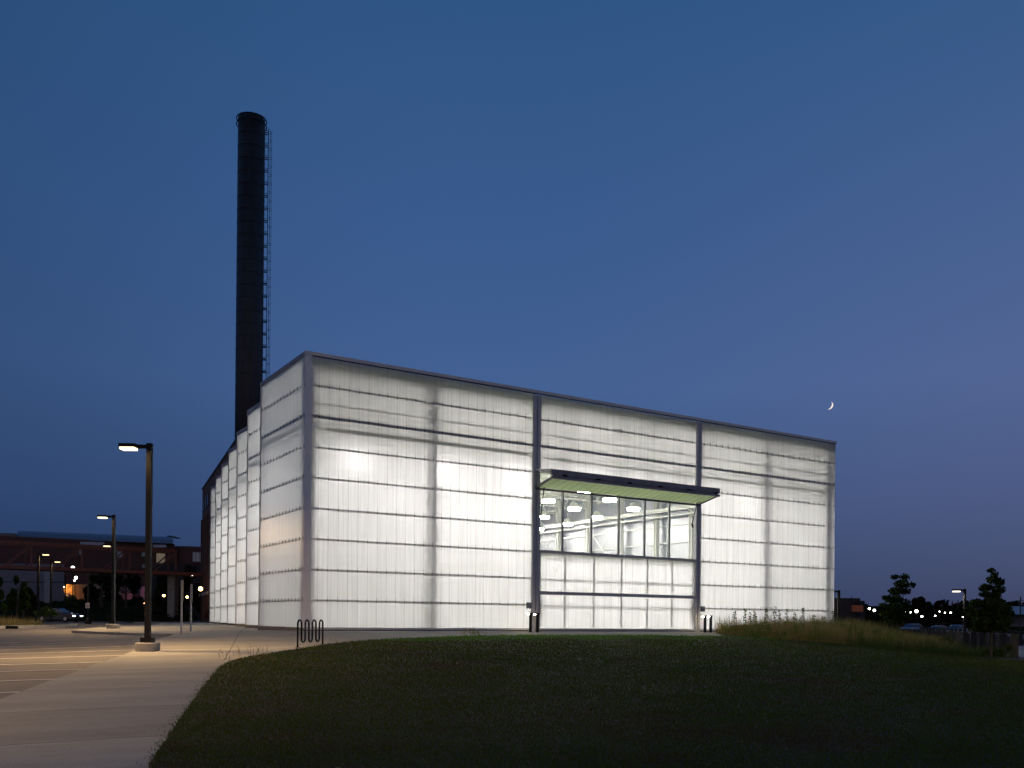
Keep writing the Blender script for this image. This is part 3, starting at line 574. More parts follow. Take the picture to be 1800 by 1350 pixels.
# ------------------------------------------------------------------ parking lot lamps
SODF = glow('far warm street light', (1, .82, .42), 2.2)
SOD = glow('warm street light', (1, .87, .52), 2.3)
def lamp(px, d, H, lb, z=None, right=False, plinth=True, s=1., mt=SOD, name='parking_lot_lamp', group='tall lamps around the parking lot', pw=760, pc=(1, .64, .30)):
    p = gp(px, d)
    if z is not None: p[2] = z
    t_ = thing(name, lb, 'street lamp', p, group); sg = 1 if right else -1; dr = RT*sg; b0 = 0
    zs = .62 if plinth else .0
    if plinth: a = MB(); a.lathe((0, 0, 0), [(.35, -.3), (.35, .23), (.33, .26)], 24); a.build('concrete_plinth', CONC, t_, True); zs = .26
    c_, s_ = RT[0], RT[1]
    def L(u, v, zz): return (RT[0]*u-FW[0]*v, RT[1]*u-FW[1]*v, zz)     # u along picture right, v toward camera
    def bx(mb, u0, u1, v0, v1, z0, z1):
        n0 = len(mb.v); mb.box((u0, v0, z0), (u1, v1, z1)); mb.v[n0:] = [L(*v) for v in mb.v[n0:]]
    a = MB(); bx(a, -.16*s, .16*s, -.16*s, .16*s, zs, zs+.15); a.build('base_cover', BLACK, t_, True)
    a = MB(); bx(a, -.075*s, .075*s, -.075*s, .075*s, zs+.15, H); a.build('pole', BLACK, t_, True)
    a = MB(); bx(a, min(.0, sg*.5)*s+.0*sg, max(.0, sg*.5)*s, -.04, .04, H-.14, H-.05) if False else bx(a, *(sorted((sg*.076*s, sg*.36*s))), -.04, .04, H-.15, H-.04); a.build('arm', BLACK, t_, True)
    a = MB(); bx(a, *(sorted((sg*.361*s, sg*.86*s))), -.2, .2, H-.13, H-.03); a.build('lamp_head', BLACK, t_, True, bevel=.01)
    a = MB(); bx(a, *(sorted((sg*.42*s, sg*.84*s))), -.16, .16, H-.20, H-.131); a.build('lens', mt, t_, True)
    ld = bpy.data.lights.new('lamp_light', 'AREA'); ld.shape = 'RECTANGLE'; ld.size = .42*s; ld.size_y = .3; ld.energy = pw; ld.color = pc
    lo_ = bpy.data.objects.new('lamp_light', ld); COL.objects.link(lo_); lo_.parent = t_; lo_.location = L(sg*.63*s, 0, H-.21); lo_.rotation_euler.z = -YAW
    return t_
l1 = lamp(260, 27.4, 6.2+.02, 'tallest black parking lot lamp on a round concrete plinth at the path edge')
lamp(-420, 22, 6.2, 'unseen added lamp outside the picture on the left, beyond the nearest stalls')  # unseen lamp, added to warm the paving and stalls
lamp(-1900, 7, 6.2, 'unseen added lamp outside the picture beside the camera')  # second added lamp out of view, lights the foreground paving
l2 = lamp(198.5, 50.7, 6.3, 'black parking lot lamp on a plinth on the concrete kerb island')
lamp(66.5, 79, 6.05, 'far black lamp at left with its head turned right above the planted island', right=True, plinth=False, mt=SODF, pw=150)
lamp(89, 92, 6.2, 'far black lamp just right of the one standing in the planted island', right=True, plinth=False, mt=SODF, pw=150)
lamp(201, 71, 6.1, 'far lamp hidden behind the pole of the kerb island lamp', plinth=False, z=.0, mt=SODF, pw=150)
WHT = glow('white street light', (1, .93, .74), 2.4)
lamp(1695.5, 54.5, 2.66+1.02, 'short square column lamp on the riverside walkway between two trees', z=-1.02, plinth=False, mt=WHT, pw=70, pc=(1, .86, .62), name='walkway_lamp', group='square column lamps along the walkway', s=.8)
lamp(2150, 33, 3.7, 'unseen added column lamp outside the picture on the right end of the walkway', z=-1.02, plinth=False, mt=SODF, pw=260, name='walkway_lamp', group='square column lamps along the walkway')  # out of view, added to light the tall grass bed
lamp(1474, 60.5, 2.72+.6, 'short square column lamp just beyond the right corner of the hall', z=-.6, plinth=False, mt=WHT, pw=70, pc=(1, .86, .62), name='walkway_lamp', group='square column lamps along the walkway')
# post without head and the post with a sign
p = gp(114, 100); q = MB(); q.tube([(p[0], p[1], p[2]-.1), (p[0], p[1], 4.9)], .07, 8); tag(q.build('bare_post', BLACK), 'bare dark post standing left of the orange lit wall', 'post')
p = gp(155, 82); t_ = thing('signed_post', 'dark post with a flared foot and a small white notice', 'sign post', p)
q = MB(); q.lathe((0, 0, 0), [(.26, -.1), (.24, .25), (.11, .5), (.08, 4.6), (.05, 4.65)], 10); q.build('post', BLACK, t_, True)
q = MB(); o_ = -FW*.14; q.bar(tuple(o_-RT*.0+UP*1.33), tuple(o_+UP*1.80), .36, .03, side=RT); q.build('notice', mat('white sign face', (.6, .6, .62), .5), t_, True)
q = MB()
for i in range(4): q.bar(tuple(o_-FW*.02+UP*(1.40+i*.09)-RT*.12), tuple(o_-FW*.02+UP*(1.40+i*.09)+RT*.12), .015, .035)
q.build('notice_text', BLACK, t_, True)
for px, d, H, lb in ((319, 41, 2.42, 'left of two slim steel posts with a sign plate seen edge on'), (335.5, 45, 2.32, 'right of two slim steel posts with a sign plate seen edge on')):
    p = gp(px, d); t_ = thing('edge_on_sign', lb, 'sign', p, 'signs seen edge on at the drive'); q = MB(); q.lathe((0, 0, 0), [(.045, -.1), (.045, H)], 10); q.build('post', GALV, t_, True)
    vd = ray(px, 1080); vd = vd/np.linalg.norm(vd); vd[2] = 0; q = MB(); c_ = np.array([RT[0]*.06, RT[1]*.06, 0]); q.bar(tuple(c_+UP*(H-.9)), tuple(c_+UP*(H-.02)), .02, .45, side=(vd[1], -vd[0], 0)); q.build('sign_plate', GALV, t_, True)
    q = MB(); q.lathe((0, 0, 0), [(.10, 0), (.10, .02)], 10); q.build('foot_flange', GALV, t_, True)
# globe lamps
def globe(px, py, d, rad, mt, lb, cat='lamp', nm='globe_lamp', grp=None):
    c_ = at(px, py, d); g_ = gp(px, d); t_ = thing(nm, lb, cat, (c_[0], c_[1], g_[2]), grp); h_ = c_[2]-g_[2]
    q = MB(); q.tube([(0, 0, -.1), (0, 0, h_-rad*.9)], .05, 6); q.build('post', BLACK, t_, True)
    q = MB(); q.lathe((0, 0, h_), [(rad*math.cos(a)+.001, rad*math.sin(a)) for a in np.linspace(-1.5, 1.5, 7)], 10); q.build('globe', mt, t_, True, True)
    q = MB(); q.lathe((0, 0, h_+rad), [(rad*.7, -.02), (rad*.3, .12)], 8); q.build('cap', BLACK, t_, True)
GW = glow('white globe', (1, .97, .9), 14); GO = glow('orange globe', (1, .50, .14), 26); GWs = glow('small white light', (1, .95, .8), 9)
gg = 'globe lamps left of the hall'
globe(128, 998, 118, .21, GW, 'large white globe lamp under the truss bridge, highest of the left three', grp=gg)
globe(133.5, 1015.5, 126, .2, GW, 'white globe lamp just below the highest one under the bridge', grp=gg)
globe(131, 1020.5, 134, .12, GWs, 'small white globe lamp lowest of the three under the bridge', grp=gg)
globe(288, 1047, 128, .17, GO, 'left of a pair of orange globe lamps beside the bridge pier', grp=gg)
globe(303.5, 1047, 128, .17, GO, 'right of a pair of orange globe lamps, touching the bridge pier', grp=gg)
globe(329, 1049.5, 128, .16, GO, 'orange globe lamp alone to the right of the bridge pier', grp=gg)
globe(352.5, 1035, 108, .24, GO, 'largest orange globe lamp, beside the brick building wall', grp=gg)
globe(338, 1010.5, 118, .13, GWs, 'small white lamp high between the pier and the brick building', grp=gg)
globe(275.5, 1053, 138, .12, GWs, 'small white lamp low left of the orange pair', grp=gg)
globe(250.5, 1057, 136, .14, GWs, 'small white lamp in front of the pink lit wall', grp=gg)
FL = glow('far white light', (1, .97, .82), 16)
for i, (px, py, r_, lb) in enumerate([(1528, 1070, .26, 'far lamp nearest to the brick red lit facade'), (1537, 1073, .30, 'bright far lamp left of the left maple'), (1591.5, 1076, .28, 'first far lamp right of the left maple trunk'), (1600, 1076, .28, 'middle of three bright far lamps in a row'), (1611, 1074.5, .36, 'brightest far lamp, right end of the row of three'),
    (1620.5, 1083.5, .24, 'far lamp low, just right of the bright row of three'), (1644, 1082.5, .17, 'faint far lamp low in the middle of the dark trees'), (1651.5, 1075, .14, 'faintest far lamp high among the dark trees'), (1661, 1077, .15, 'faint far lamp second from the walkway lamp'), (1671, 1077, .19, 'far lamp nearest left of the walkway lamp'),
    (1692.5, 1084.5, .13, 'tiny far lamp seen beside the walkway lamp column'), (1767, 1085.5, .2, 'far lamp seen through the right maple crown'), (1561, 1080, .12, 'tiny far lamp seen through the left maple crown')]):
    globe(px, py, 165, r_*.75, FL, lb, 'lamp', 'far_lamp', 'far lamps across the river')
# lit facade lights on the left
# ------------------------------------------------------------------ chimney
ch = at(433.6, 1084, 103); ZT = 56.6; rad = 1.48
t_ = thing('chimney', 'tall dark riveted steel chimney stack rising behind the hall', 'chimney', (ch[0], ch[1], 0))
CHM = mat('black sooty steel', (.020, .018, .022), .5, metal=.1, var=.5, scale=1.3, stretch=(1, 1, .25), bump=.2)
q = MB(); q.lathe((0, 0, 0), [(rad*1.01, 0), (rad, ZT)], 40); q.build('stack', CHM, t_, True, True)
q = MB()
for z in np.arange(2, ZT-1.8, 1.42): q.lathe((0, 0, z), [(rad+.002, 0), (rad+.02, .01), (rad+.02, .07), (rad+.002, .08)], 40)
q.build('plate_ring', mat('rust black ring', (.02, .014, .014), .7), t_, True)
q = MB()
for i in range(int(ZT/1.42)-3):
    a = -2.3+(i % 2)*.5; q.bar(((rad+.005)*math.cos(a), (rad+.005)*math.sin(a), 2+i*1.42+.12), ((rad+.005)*math.cos(a), (rad+.005)*math.sin(a), 2+(i+1)*1.42-.02), .05, .02)
q.build('vertical_seam', MATS['rust black ring'], t_, True)
q = MB()
ring = [(rad+.16)*np.array([math.cos(a), math.sin(a), 0]) for a in np.linspace(0, 2*math.pi, 37)]
q.tube([r_+UP*(ZT-.1) for r_ in ring], .05, 6); q.tube([r_+UP*(ZT-.75) for r_ in ring], .05, 6)
for a in np.linspace(0, 2*math.pi, 13): c_ = np.array([math.cos(a), math.sin(a), 0]); q.bar(tuple(c_*rad+UP*(ZT-.1)), tuple(c_*(rad+.16)+UP*(ZT-.1)), .05); q.bar(tuple(c_*(rad+.16)+UP*(ZT-.75)), tuple(c_*(rad+.16)+UP*(ZT-.1)), .04)
q.build('rim_railing', BLACK, t_, True)
lad = MB(); cage = MB(); vd = ray(440, 700); vd[2] = 0; vd /= np.linalg.norm(vd); lr = np.array([vd[1], -vd[0], 0]); lf = vd
for s_ in (-.22, .22): lad.bar(tuple(lr*(rad+.36)+lf*s_+UP*2), tuple(lr*(rad+.36)+lf*s_+UP*(ZT-.9)), .07, .05)
for z in np.arange(3, ZT-1, .35): lad.bar(tuple(lr*(rad+.36)-lf*.2+UP*z), tuple(lr*(rad+.36)+lf*.2+UP*z), .025)
for z in np.arange(2.7, ZT-1, 1.42):
    for s_ in (-.22, .22): lad.bar(tuple(lr*(rad-.01)+lf*s_+UP*z), tuple(lr*(rad+.34)+lf*s_+UP*z), .05, .09); lad.bar(tuple(lr*(rad-.01)+lf*s_+UP*(z+.22)), tuple(lr*(rad+.34)+lf*s_+UP*(z+.22)), .04)
for z in np.arange(4, ZT-.9, .97): cage.tube([lr*(rad+.38+.38*math.sin(a))+lf*.32*math.cos(a)+UP*z for a in np.linspace(0, math.pi, 9)], .018, 5)
for a in (.5, 1.2, 1.9, 2.6): cage.tube([lr*(rad+.38+.38*math.sin(a))+lf*.32*math.cos(a)+UP*4, lr*(rad+.38+.38*math.sin(a))+lf*.32*math.cos(a)+UP*(ZT-1)], .014, 5)
lo = lad.build('ladder', BLACK, t_, True); cage.build('safety_cage', BLACK, lo, True)

# ------------------------------------------------------------------ old brick building behind the hall
dB = np.array([.153, .988]); nB = np.array([.988, -.153]); A0 = np.array([10.06, 44.87])
bb = thing('brick_building', 'dark old brick building directly behind the glowing hall', 'building', (A0[0], A0[1], 0))
def BP(t, s): return tuple(A0+dB*t+nB*s)
q = MB(); q.prism([BP(0, 0), BP(42.5, 0), BP(42.5, 26), BP(0, 26)][::-1], -.3, 17.3); q.build('wall', BRICK, bb)
q = MB(); q.prism([BP(-.1, -.1), BP(42.6, -.1), BP(42.6, 26.1), BP(-.1, 26.1)][::-1], 17.301, 17.5); q.build('roof', DKM, bb)
for t in (24.8, 27.0, 33.5, 36.0, 39.7):
    for z0, z1 in ((14.2, 15.8), (8.0, 12.6)) if t > 30 else ((9, 12),):
        q = MB(); a = np.array(BP(t, -.02)); b = np.array(BP(t+.9, -.02)); c_ = nB*.05
        q.prism([tuple(a-c_), tuple(b-c_), tuple(b), tuple(a)], z0, z1); f_ = q.build('window', BLACK, bb)
        q = MB(); q.quad((*(a-c_*1.2+dB*.12), z0+.12), (*(b-c_*1.2-dB*.12), z0+.12), (*(b-c_*1.2-dB*.12), z1-.12), (*(a-c_*1.2+dB*.12), z1-.12)); q.build('pane', GLASSDK, f_)
for t in (32.7, 35.2, 37.6, 41):
    q = MB(); q.prism([BP(t, -.25), BP(t+.55, -.25), BP(t+.55, -.002), BP(t, -.002)], -.2, 13.2); q.build('pilaster', BRICK, bb)
q = MB(); q.prism([BP(30, -.3), BP(42.5, -.3), BP(42.5, -.252), BP(30, -.252)], 3.2, 3.6); q.build('belt_course', CONC, bb)

# ------------------------------------------------------------------ truss footbridge
RUST = mat('rust red painted truss', (.26, .085, .05), .6, var=.3, scale=2)
fbp = thing('footbridge', 'rust red steel truss footbridge spanning the left background', 'bridge', gp(310, 112))
Q1 = at(362, 1080, 117); Q0 = at(-60, 1080, 101)
def BR(t, s, z): v = (Q1-Q0); L_ = np.linalg.norm(v[:2]); u = v/L_; nn = np.array([-u[1], u[0], 0]); p_ = Q0+u*t*L_+nn*s; return np.array([p_[0], p_[1], z])
LB = np.linalg.norm((Q1-Q0)[:2]); ZL, ZH = 5.95, 8.75
def tpx(px):                                             # bridge parameter under a pixel column
    lo, hi = 0, 1
    for _ in range(40):
        mi = (lo+hi)/2; p_ = BR(mi, 0, 7)-CAM; x_ = 900+F*(p_@CR)/(p_@FW)
        if x_ < px: lo = mi
        else: hi = mi
    return lo
vt = [tpx(px) for px in (-45, -20, 8, 55, 99, 144, 187, 228, 268, 309)]
for s_ in (0, 3.0):
    q = MB(); q.bar(BR(0, s_, ZH), BR(vt[-1]+.005, s_, ZH), .3, .38); q.build('top_chord', RUST, fbp)
    q = MB(); q.bar(BR(0, s_, ZL), BR(1, s_, ZL), .3, .40); q.build('bottom_chord', RUST, fbp)
    q = MB()
    for i, t in enumerate(vt): 
        if i % 2 == 1 or i == len(vt)-1: q.bar(BR(t, s_, ZL+.2), BR(t, s_, ZH-.19), .2 if i % 2 else .26)
    q.build('vertical_post', RUST, fbp)
    for i in range(0, len(vt)-1, 2):
        q = MB(); q.bar(BR(vt[i]+.01, s_, ZL+.2), BR(vt[i+1]-.002, s_, ZH-.25), .15); q.build('diagonal', RUST, fbp)
q = MB(); n0 = MB()
a, b, c_, d_ = BR(0, .16, ZL+.02), BR(1, .16, ZL+.02), BR(1, 2.84, ZL+.02), BR(0, 2.84, ZL+.02); q.prism([a[:2], b[:2], c_[:2], d_[:2]], ZL-.1, ZL+.05); q.build('deck', DKM, fbp)
q = MB(); q.bar(BR(0, .2, ZL+1.25), BR(1, .2, ZL+1.25), .05)
for t in np.arange(0, 1, .006): q.bar(BR(t, .2, ZL+.06), BR(t, .2, ZL+1.22), .025)
q.build('railing', mat('brown railing', (.05, .03, .025), .6), fbp)
tp = tpx(311); pc = BR(tp, 1.5, 0); q = MB(); q.bar((pc[0], pc[1], -.3), (pc[0], pc[1], ZL-.21), .9, 1.4, side=RT); q.build('pier', CONC, fbp)
tc0 = tpx(180)
# ------------------------------------------------------------------ far left campus buildings
def pl(px, d): p_ = at(px, 1082, d); return p_[:2]
BZ = lambda py, px, d: CAM[2]+((CY+(px-900)*math.tan(ROLL))-py)*d/F
ML = mat('blue grey standing seam roof', (.17, .20, .25), .4, metal=.4, var=.12, scale=2)
RED = BRICKR
fb = thing('campus_building', 'long red brick building with a curved metal roof behind the footbridge', 'building', (*pl(170, 160), 3))
d0, d1 = 148, 160; a0, a1 = pl(-40, d0-3), pl(306, d1); bk = ray(290, 1082)[:2]*14
zr0 = BZ(947, 25, 148); q = MB(); q.prism([a0, a1, a1+bk, a0+bk], 0, BZ(950, 170, 154)); q.build('wall', RED, fb)
# barrel roof: quarter-arc section swept from left to right
q = MB(); L0, L1 = pl(27, 149), pl(303, 158); z0 = BZ(950, 170, 154)-.1; hgt = BZ(928, 40, 149)-z0; seg = 10; prof = [(0.0, 0), (.3, .25), (.9, .5), (1.9, .74), (3.2, .90), (4.8, .98), (6.6, 1.0), (8.4, .97), (11, .8)]
for P_, top in ((L0, 1), (L1, 1)):
    pass
n0 = len(q.v)
for P_ in (L0, L1):
    for u_, h_ in prof: c2_ = P_+ray(300, 1082)[:2]*u_; q.v.append((c2_[0], c2_[1], z0+h_*hgt))
    c2_ = P_+ray(300, 1082)[:2]*11; q.v.append((c2_[0], c2_[1], z0))
m_ = len(prof)+1
for i in range(m_-1): q.f.append((i, i+m_, i+m_+1, i+1))
q.f.append(tuple(range(m_))); q.f.append(tuple(range(2*m_-1, m_-1, -1))); q.build('curved_roof', ML, fb, smooth=False)
q = MB(); e0 = L1+ray(300, 1082)[:2]*5.2; q.bar((*(e0-RT[:2]*.3), z0+hgt*.985), (*(e0+RT[:2]*.55), z0+hgt*.985), 4.5, .14); q.build('roof_overhang', DKM, fb)
q = MB(); b0_, b1_ = pl(-40, 146), pl(26, 147.5); q.prism([b0_, b1_, b1_+bk, b0_+bk], z0+.01, BZ(936, 10, 146)); q.build('low_parapet', mat('grey parapet', (.16, .15, .16), .8), fb)
# rounded corner tower
cc_ = pl(316, 160)+FW[:2]*5; q = MB(); rT = 160*(348-316)/F+.9; ztop = BZ(957.5, 325, 155); q.lathe((*cc_, 0), [(rT, 0), (rT, ztop), (rT-.3, ztop+.25)], 36); q.build('round_tower', RED, fb)
q = MB(); z0w, z1w = BZ(983, 335, 155), BZ(966, 335, 155)
def arcp(r_, a): v = RT*math.cos(a)-FW*math.sin(a); return (cc_[0]+v[0]*r_, cc_[1]+v[1]*r_)
aa = np.linspace(.05, 1.15, 9)
for a, b in zip(aa, aa[1:]): q.quad((*arcp(rT+.04, a), z0w), (*arcp(rT+.04, b), z0w), (*arcp(rT+.04, b), z1w), (*arcp(rT+.04, a), z1w))
f_ = q.build('window', mat('dim grey window', (.25, .25, .28), .3, emit=(.5, .5, .6), es=.05), fb)
q = MB()
for a in aa: q.bar((*arcp(rT+.07, a), z0w), (*arcp(rT+.07, a), z1w), .07)
q.bar((*arcp(rT+.07, aa[0]), (z0w+z1w)/2), (*arcp(rT+.07, aa[-1]), (z0w+z1w)/2), .05); q.build('mullion', DKM, f_)
def far_rect(px0, px1, y0, y1, d, name, mt, parent, th=.25, off=0):
    a, b = pl(px0, d), pl(px1, d); ra, rb = ray(px0, 1082)[:2]*th, ray(px1, 1082)[:2]*th; q = MB(); q.prism([tuple(a), tuple(b), tuple(b+rb), tuple(a+ra)], BZ(y1, px0, d), BZ(y0, px0, d)); return q.build(name, mt, parent)
PALE = mat('pale fascia panel', (.42, .42, .50), .5)
for x0, x1, y0, y1 in ((23, 51, 948.5, 952), (140, 182, 952.5, 958), (268, 291, 957.5, 962)): far_rect(x0, x1, y0, y1, 148.6+ (x0/306)*8, 'fascia_panel', PALE, fb)
LIT = mat('dimly lit window', (.2, .18, .15), .3, emit=(1, .8, .5), es=.10, col2=(.03, .03, .03), scale=1.2)
DIM = mat('cool dark window', (.05, .07, .1), .2, emit=(.4, .55, .8), es=.03)
for x0, x1, y0, y1, mt in ((34, 46, 960, 976, LIT), (274, 289, 968, 1003, LIT), (248, 257, 968, 978, DIM), (205, 214, 966, 980, DIM), (12, 22, 960, 975, DIM), (104, 112, 962, 972, DIM), (130, 142, 963, 975, DIM), (249, 258, 992, 998, DIM), (58, 66, 960, 975, DIM)):
    o_ = far_rect(x0, x1, y0, y1, 147.6+(x0/306)*11.2, 'window', mt, fb, .3)
cb = thing('concrete_block', 'pale grey concrete walled building under the left part of the bridge', 'building', (*pl(50, 128), 3))
PC = mat('pale lilac concrete', (.20, .19, .23), .85, var=.12, scale=.6)
far_rect(-40, 112, 990, 1078, 132, 'wall', PC, cb, 3)
far_rect(-40, 112, 1021, 1023.5, 128.6, 'belt_course', DKM, cb, .3); far_rect(77, 90, 998, 1078, 128.4, 'pilaster', mat('lighter concrete', (.3, .29, .33), .85), cb, .5)
ob = thing('low_garage', 'dark low garage with one corner lit orange by a lamp', 'building', (*pl(150, 140), 3))
far_rect(108, 214, 1026, 1080, 139, 'wall', mat('tan stucco', (.34, .26, .2), .9, var=.1), ob, 2); far_rect(107, 215, 1024.5, 1027, 136.8, 'roof_edge', DKM, ob, .3)
pw = thing('lilac_retaining_wall', 'lilac pink concrete wall panels behind the kerb island lamp', 'wall', (*pl(240, 142), 3))
PK = mat('lilac wall', (.42, .30, .40), .85, var=.12)
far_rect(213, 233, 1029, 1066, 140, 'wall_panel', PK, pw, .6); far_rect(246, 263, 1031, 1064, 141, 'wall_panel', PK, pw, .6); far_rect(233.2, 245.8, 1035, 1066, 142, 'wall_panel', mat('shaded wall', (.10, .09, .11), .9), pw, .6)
far_rect(262, 357, 990, 1090, 150, 'wall_panel', mat('dark wall', (.03, .03, .035), .9), pw, .5)
# the two lamps that light those walls
OL = glow('orange wall light', (1, .38, .06), 260); RL = glow('red wall light', (1, .22, .10), 300)
def walllamp(px, py, d, mt, lb):
    c_ = at(px, py, d); t_ = thing('wall_lamp', lb, 'lamp', c_); q = MB(); q.box((-.12, -.12, -.1), (.12, .12, .0)); q.build('lens', mt, t_, True); q = MB(); q.box((-.16, -.16, .001), (.16, .16, .08)); q.build('housing', BLACK, t_, True)
walllamp(112, 1031, 138.2, OL, 'orange lamp over the garage corner'); walllamp(254, 1060.5, 138.5, RL, 'reddish lamp at the foot of the lilac wall')
q = MB(); c_ = at(31, 1056, 72); 
t_ = thing('blue_sign', 'small dark blue sign behind the young trees at far left', 'sign', (c_[0], c_[1], float(gz(c_[0], c_[1]))))
q.bar(tuple(c_-RT*.3-np.array([0, 0, 0])), tuple(c_+RT*.3), .04, .3); q.build('sign_face', mat('blue sign', (.05, .08, .2), .5), t_); q = MB(); q.tube([(c_[0], c_[1], t_.location.z-.1), (c_[0], c_[1], c_[2]-.15)], .03, 6); q.build('post', BLACK, t_)

# ------------------------------------------------------------------ cars
PAINTS = {}
def car(px, d, rz, col, lb, lights=False, z=None):
    p = gp(px, d); 
    if z is not None: p[2] = z
    t_ = thing('parked_car', lb, 'car', p, None, rz); t_.name = 'parked_car'
    pm = mat('car paint '+col[0], col[1], .25, metal=.3, var=.05)
    def loft(secs, name, mt, par):                        # secs: (x, halfwidth, z0, z1)
        q = MB(); n_ = len(secs)
        for x_, hw, z0, z1 in secs: q.v += [(x_, -hw, z0), (x_, -hw*.96, z1), (x_, hw*.96, z1), (x_, hw, z0)]
        for i in range(n_-1):
            a = i*4; q.f += [(a, a+4, a+5, a+1), (a+1, a+5, a+6, a+2), (a+2, a+6, a+7, a+3), (a+3, a+7, a+4, a)]
        q.f += [(0, 1, 2, 3), (n_*4-1, n_*4-2, n_*4-3, n_*4-4)]; return q.build(name, mt, par, True, bevel=.03)
    loft([(-2.25, .75, .35, .8), (-2.1, .86, .25, .98), (-.9, .9, .22, 1.0), (.8, .9, .22, .98), (1.7, .87, .24, .86), (2.2, .78, .32, .68)], 'body', pm, t_)
    loft([(-1.75, .72, .98, 1.0), (-1.1, .66, .98, 1.40), (.1, .66, .98, 1.43), (1.0, .74, .96, .99)], 'cabin_glass', GLASSDK, t_)
    loft([(-1.05, .60, 1.405, 1.43), (.05, .60, 1.435, 1.46)], 'roof', pm, t_)
    for x_ in (-1.35, 1.4):
        for s_ in (-1, 1):
            q = MB(); q.tube([(x_, s_*.72, .33), (x_, s_*.92, .33)], .33, 14); wo = q.build('wheel', BLACK, t_, True); q = MB(); q.tube([(x_, s_*.921, .33), (x_, s_*.93, .33)], .2, 10); q.build('hub_cap', GALV, wo, True)
    for s_ in (-.6, .6):
        q = MB(); q.box((2.14, s_-.15, .58), (2.26, s_+.15, .68)); q.build('headlight', glow('headlight on', (.9, 1, .97), 12) if lights else GALV, t_, True)
    return t_
angr = math.atan2(RT[1], RT[0])
car(97, 139, angr+.15, ('silver', (.45, .47, .55)), 'silver car parked on the slope below the concrete building', z=3.15)
car(104, 97, angr-.2, ('dark', (.03, .03, .035)), 'dark car on the road with both white headlights lit', True)
car(1609, 118, angr+.6, ('pale blue', (.25, .42, .55)), 'pale blue car seen across the walkway railing, leftmost of three', z=-.9)
car(1654, 122, angr+.5, ('pale blue', (.25, .42, .55)), 'pale blue car between the other two across the railing', z=-1.1)
car(1685, 118, angr+.7, ('pale blue', (.25, .42, .55)), 'pale blue car beside the walkway lamp column', z=-1.0)
sheet('far_car_park', [tuple(pl(px, d)) for px, d in ((1560, 105), (1900, 105), (1900, 150), (1560, 150))][::-1], M_LOT, .0, 30)

# ------------------------------------------------------------------ fences along the riverside walkway
FM = mat('black fence steel', (.014, .014, .016), .5); RAILM = mat('brushed rail', (.24, .23, .22), .35, metal=.6)
def fence(s_, t0, t1, lb, pick, t_end=None):
    t_ = thing('walkway_fence', lb, 'fence', along(t0, s_, -1.0), 'railings along the riverside walkway')
    q = MB(); q.bar(along(t0, s_, .08), along(t1, s_, .08), .09, .045); q.build('top_rail', RAILM, t_)
    q = MB(); q.bar(along(t0, s_, -.9), along(t1, s_, -.9), .05, .04); q.bar(along(t0, s_, -.02), along(t1, s_, -.02), .05, .03); q.build('lower_rail', FM, t_)
    q = MB(); k = 0
    for t in np.arange(t0+.1, min(t1, t0+pick), .125): q.bar(along(t, s_, -.88), along(t, s_, -.03), .018)
    q.build('pickets', FM, t_)
    for t in np.arange(t0, t1, 2.4):
        q = MB(); a = np.array(along(t, s_-.02, 0)); b = np.array(along(t, s_+.18, 0)); q.bar(along(t, s_+.16, -1.1), along(t, s_+.16, .12), .30 if t > t0 else .34, .12, side=(*FN, 0)); q.build('fin_post', FM, t_)
fence(0, 0, 95, 'near black picket fence with broad fin posts behind the tall grass', 60)
fence(-6.6, -22, 95, 'far black picket fence on the river side of the walkway', 50)

# ------------------------------------------------------------------ plants
def leaves(C, rad, n, size, flat=.75):
    C = np.array(C); rad = np.array(rad); w_ = rad[:, 0]**2; idx = RNG.choice(len(C), n, p=w_/w_.sum()); v = RNG.normal(size=(n, 3)); v /= np.linalg.norm(v, axis=1)[:, None]
    P = C[idx]+v*rad[idx]*(RNG.random(n)**.45)[:, None]
    u = RNG.normal(size=(n, 3)); u /= np.linalg.norm(u, axis=1)[:, None]; q = RNG.normal(size=(n, 3)); q -= (q*u).sum(1)[:, None]*u; q /= np.linalg.norm(q, axis=1)[:, None]
    s_ = (size*RNG.uniform(.6, 1.3, n))[:, None]; V = np.stack([P-u*s_, P+q*s_*flat, P+u*s_, P-q*s_*flat], 1).reshape(-1, 3)
    return V, np.arange(4*n).reshape(-1, 4)
def tree(px, d, shape, lb, cat='tree', z=None, trunk_r=.06, nleaf=4000, size=.07, mt=LEAF, name='tree', group=None, tilt=0):
    # shape: list of (dx, z0above ground, rx, rz) clumps
    p = gp(px, d)
    if z is not None: p[2] = z
    t_ = thing(name, lb, cat, p, group); C = []; Rd = []
    for dx, zz, rx, rz_ in shape:
        dep = RNG.uniform(-.5, .5)*rx
        C.append([RT[0]*dx+FW[0]*dep, RT[1]*dx+FW[1]*dep, zz]); Rd.append([rx, rx, rz_])
    V, Fc = leaves(C, Rd, nleaf, size); o = raw('crown', V, Fc, mt, t_)
    top = max(c[2] for c in C); low = min(c[2] for c in C); q = MB(); q.tube([(0, 0, -.1), (tilt*.3, 0, low), (RT[0]*C[-1][0]*.0+0, 0, (low+top)/2), (C[-1][0]*.5, C[-1][1]*.5, top*.93)], [trunk_r, trunk_r*.8, trunk_r*.55, trunk_r*.2], 7)
    for c in C: zz = max(low*.8, c[2]*.7); q.tube([(0, 0, zz), (c[0]*.5, c[1]*.5, (zz+c[2])/2+.02), tuple(c)], [trunk_r*.4, trunk_r*.3, trunk_r*.1], 5)
    q.build('trunk', BARK, t_, True); return t_
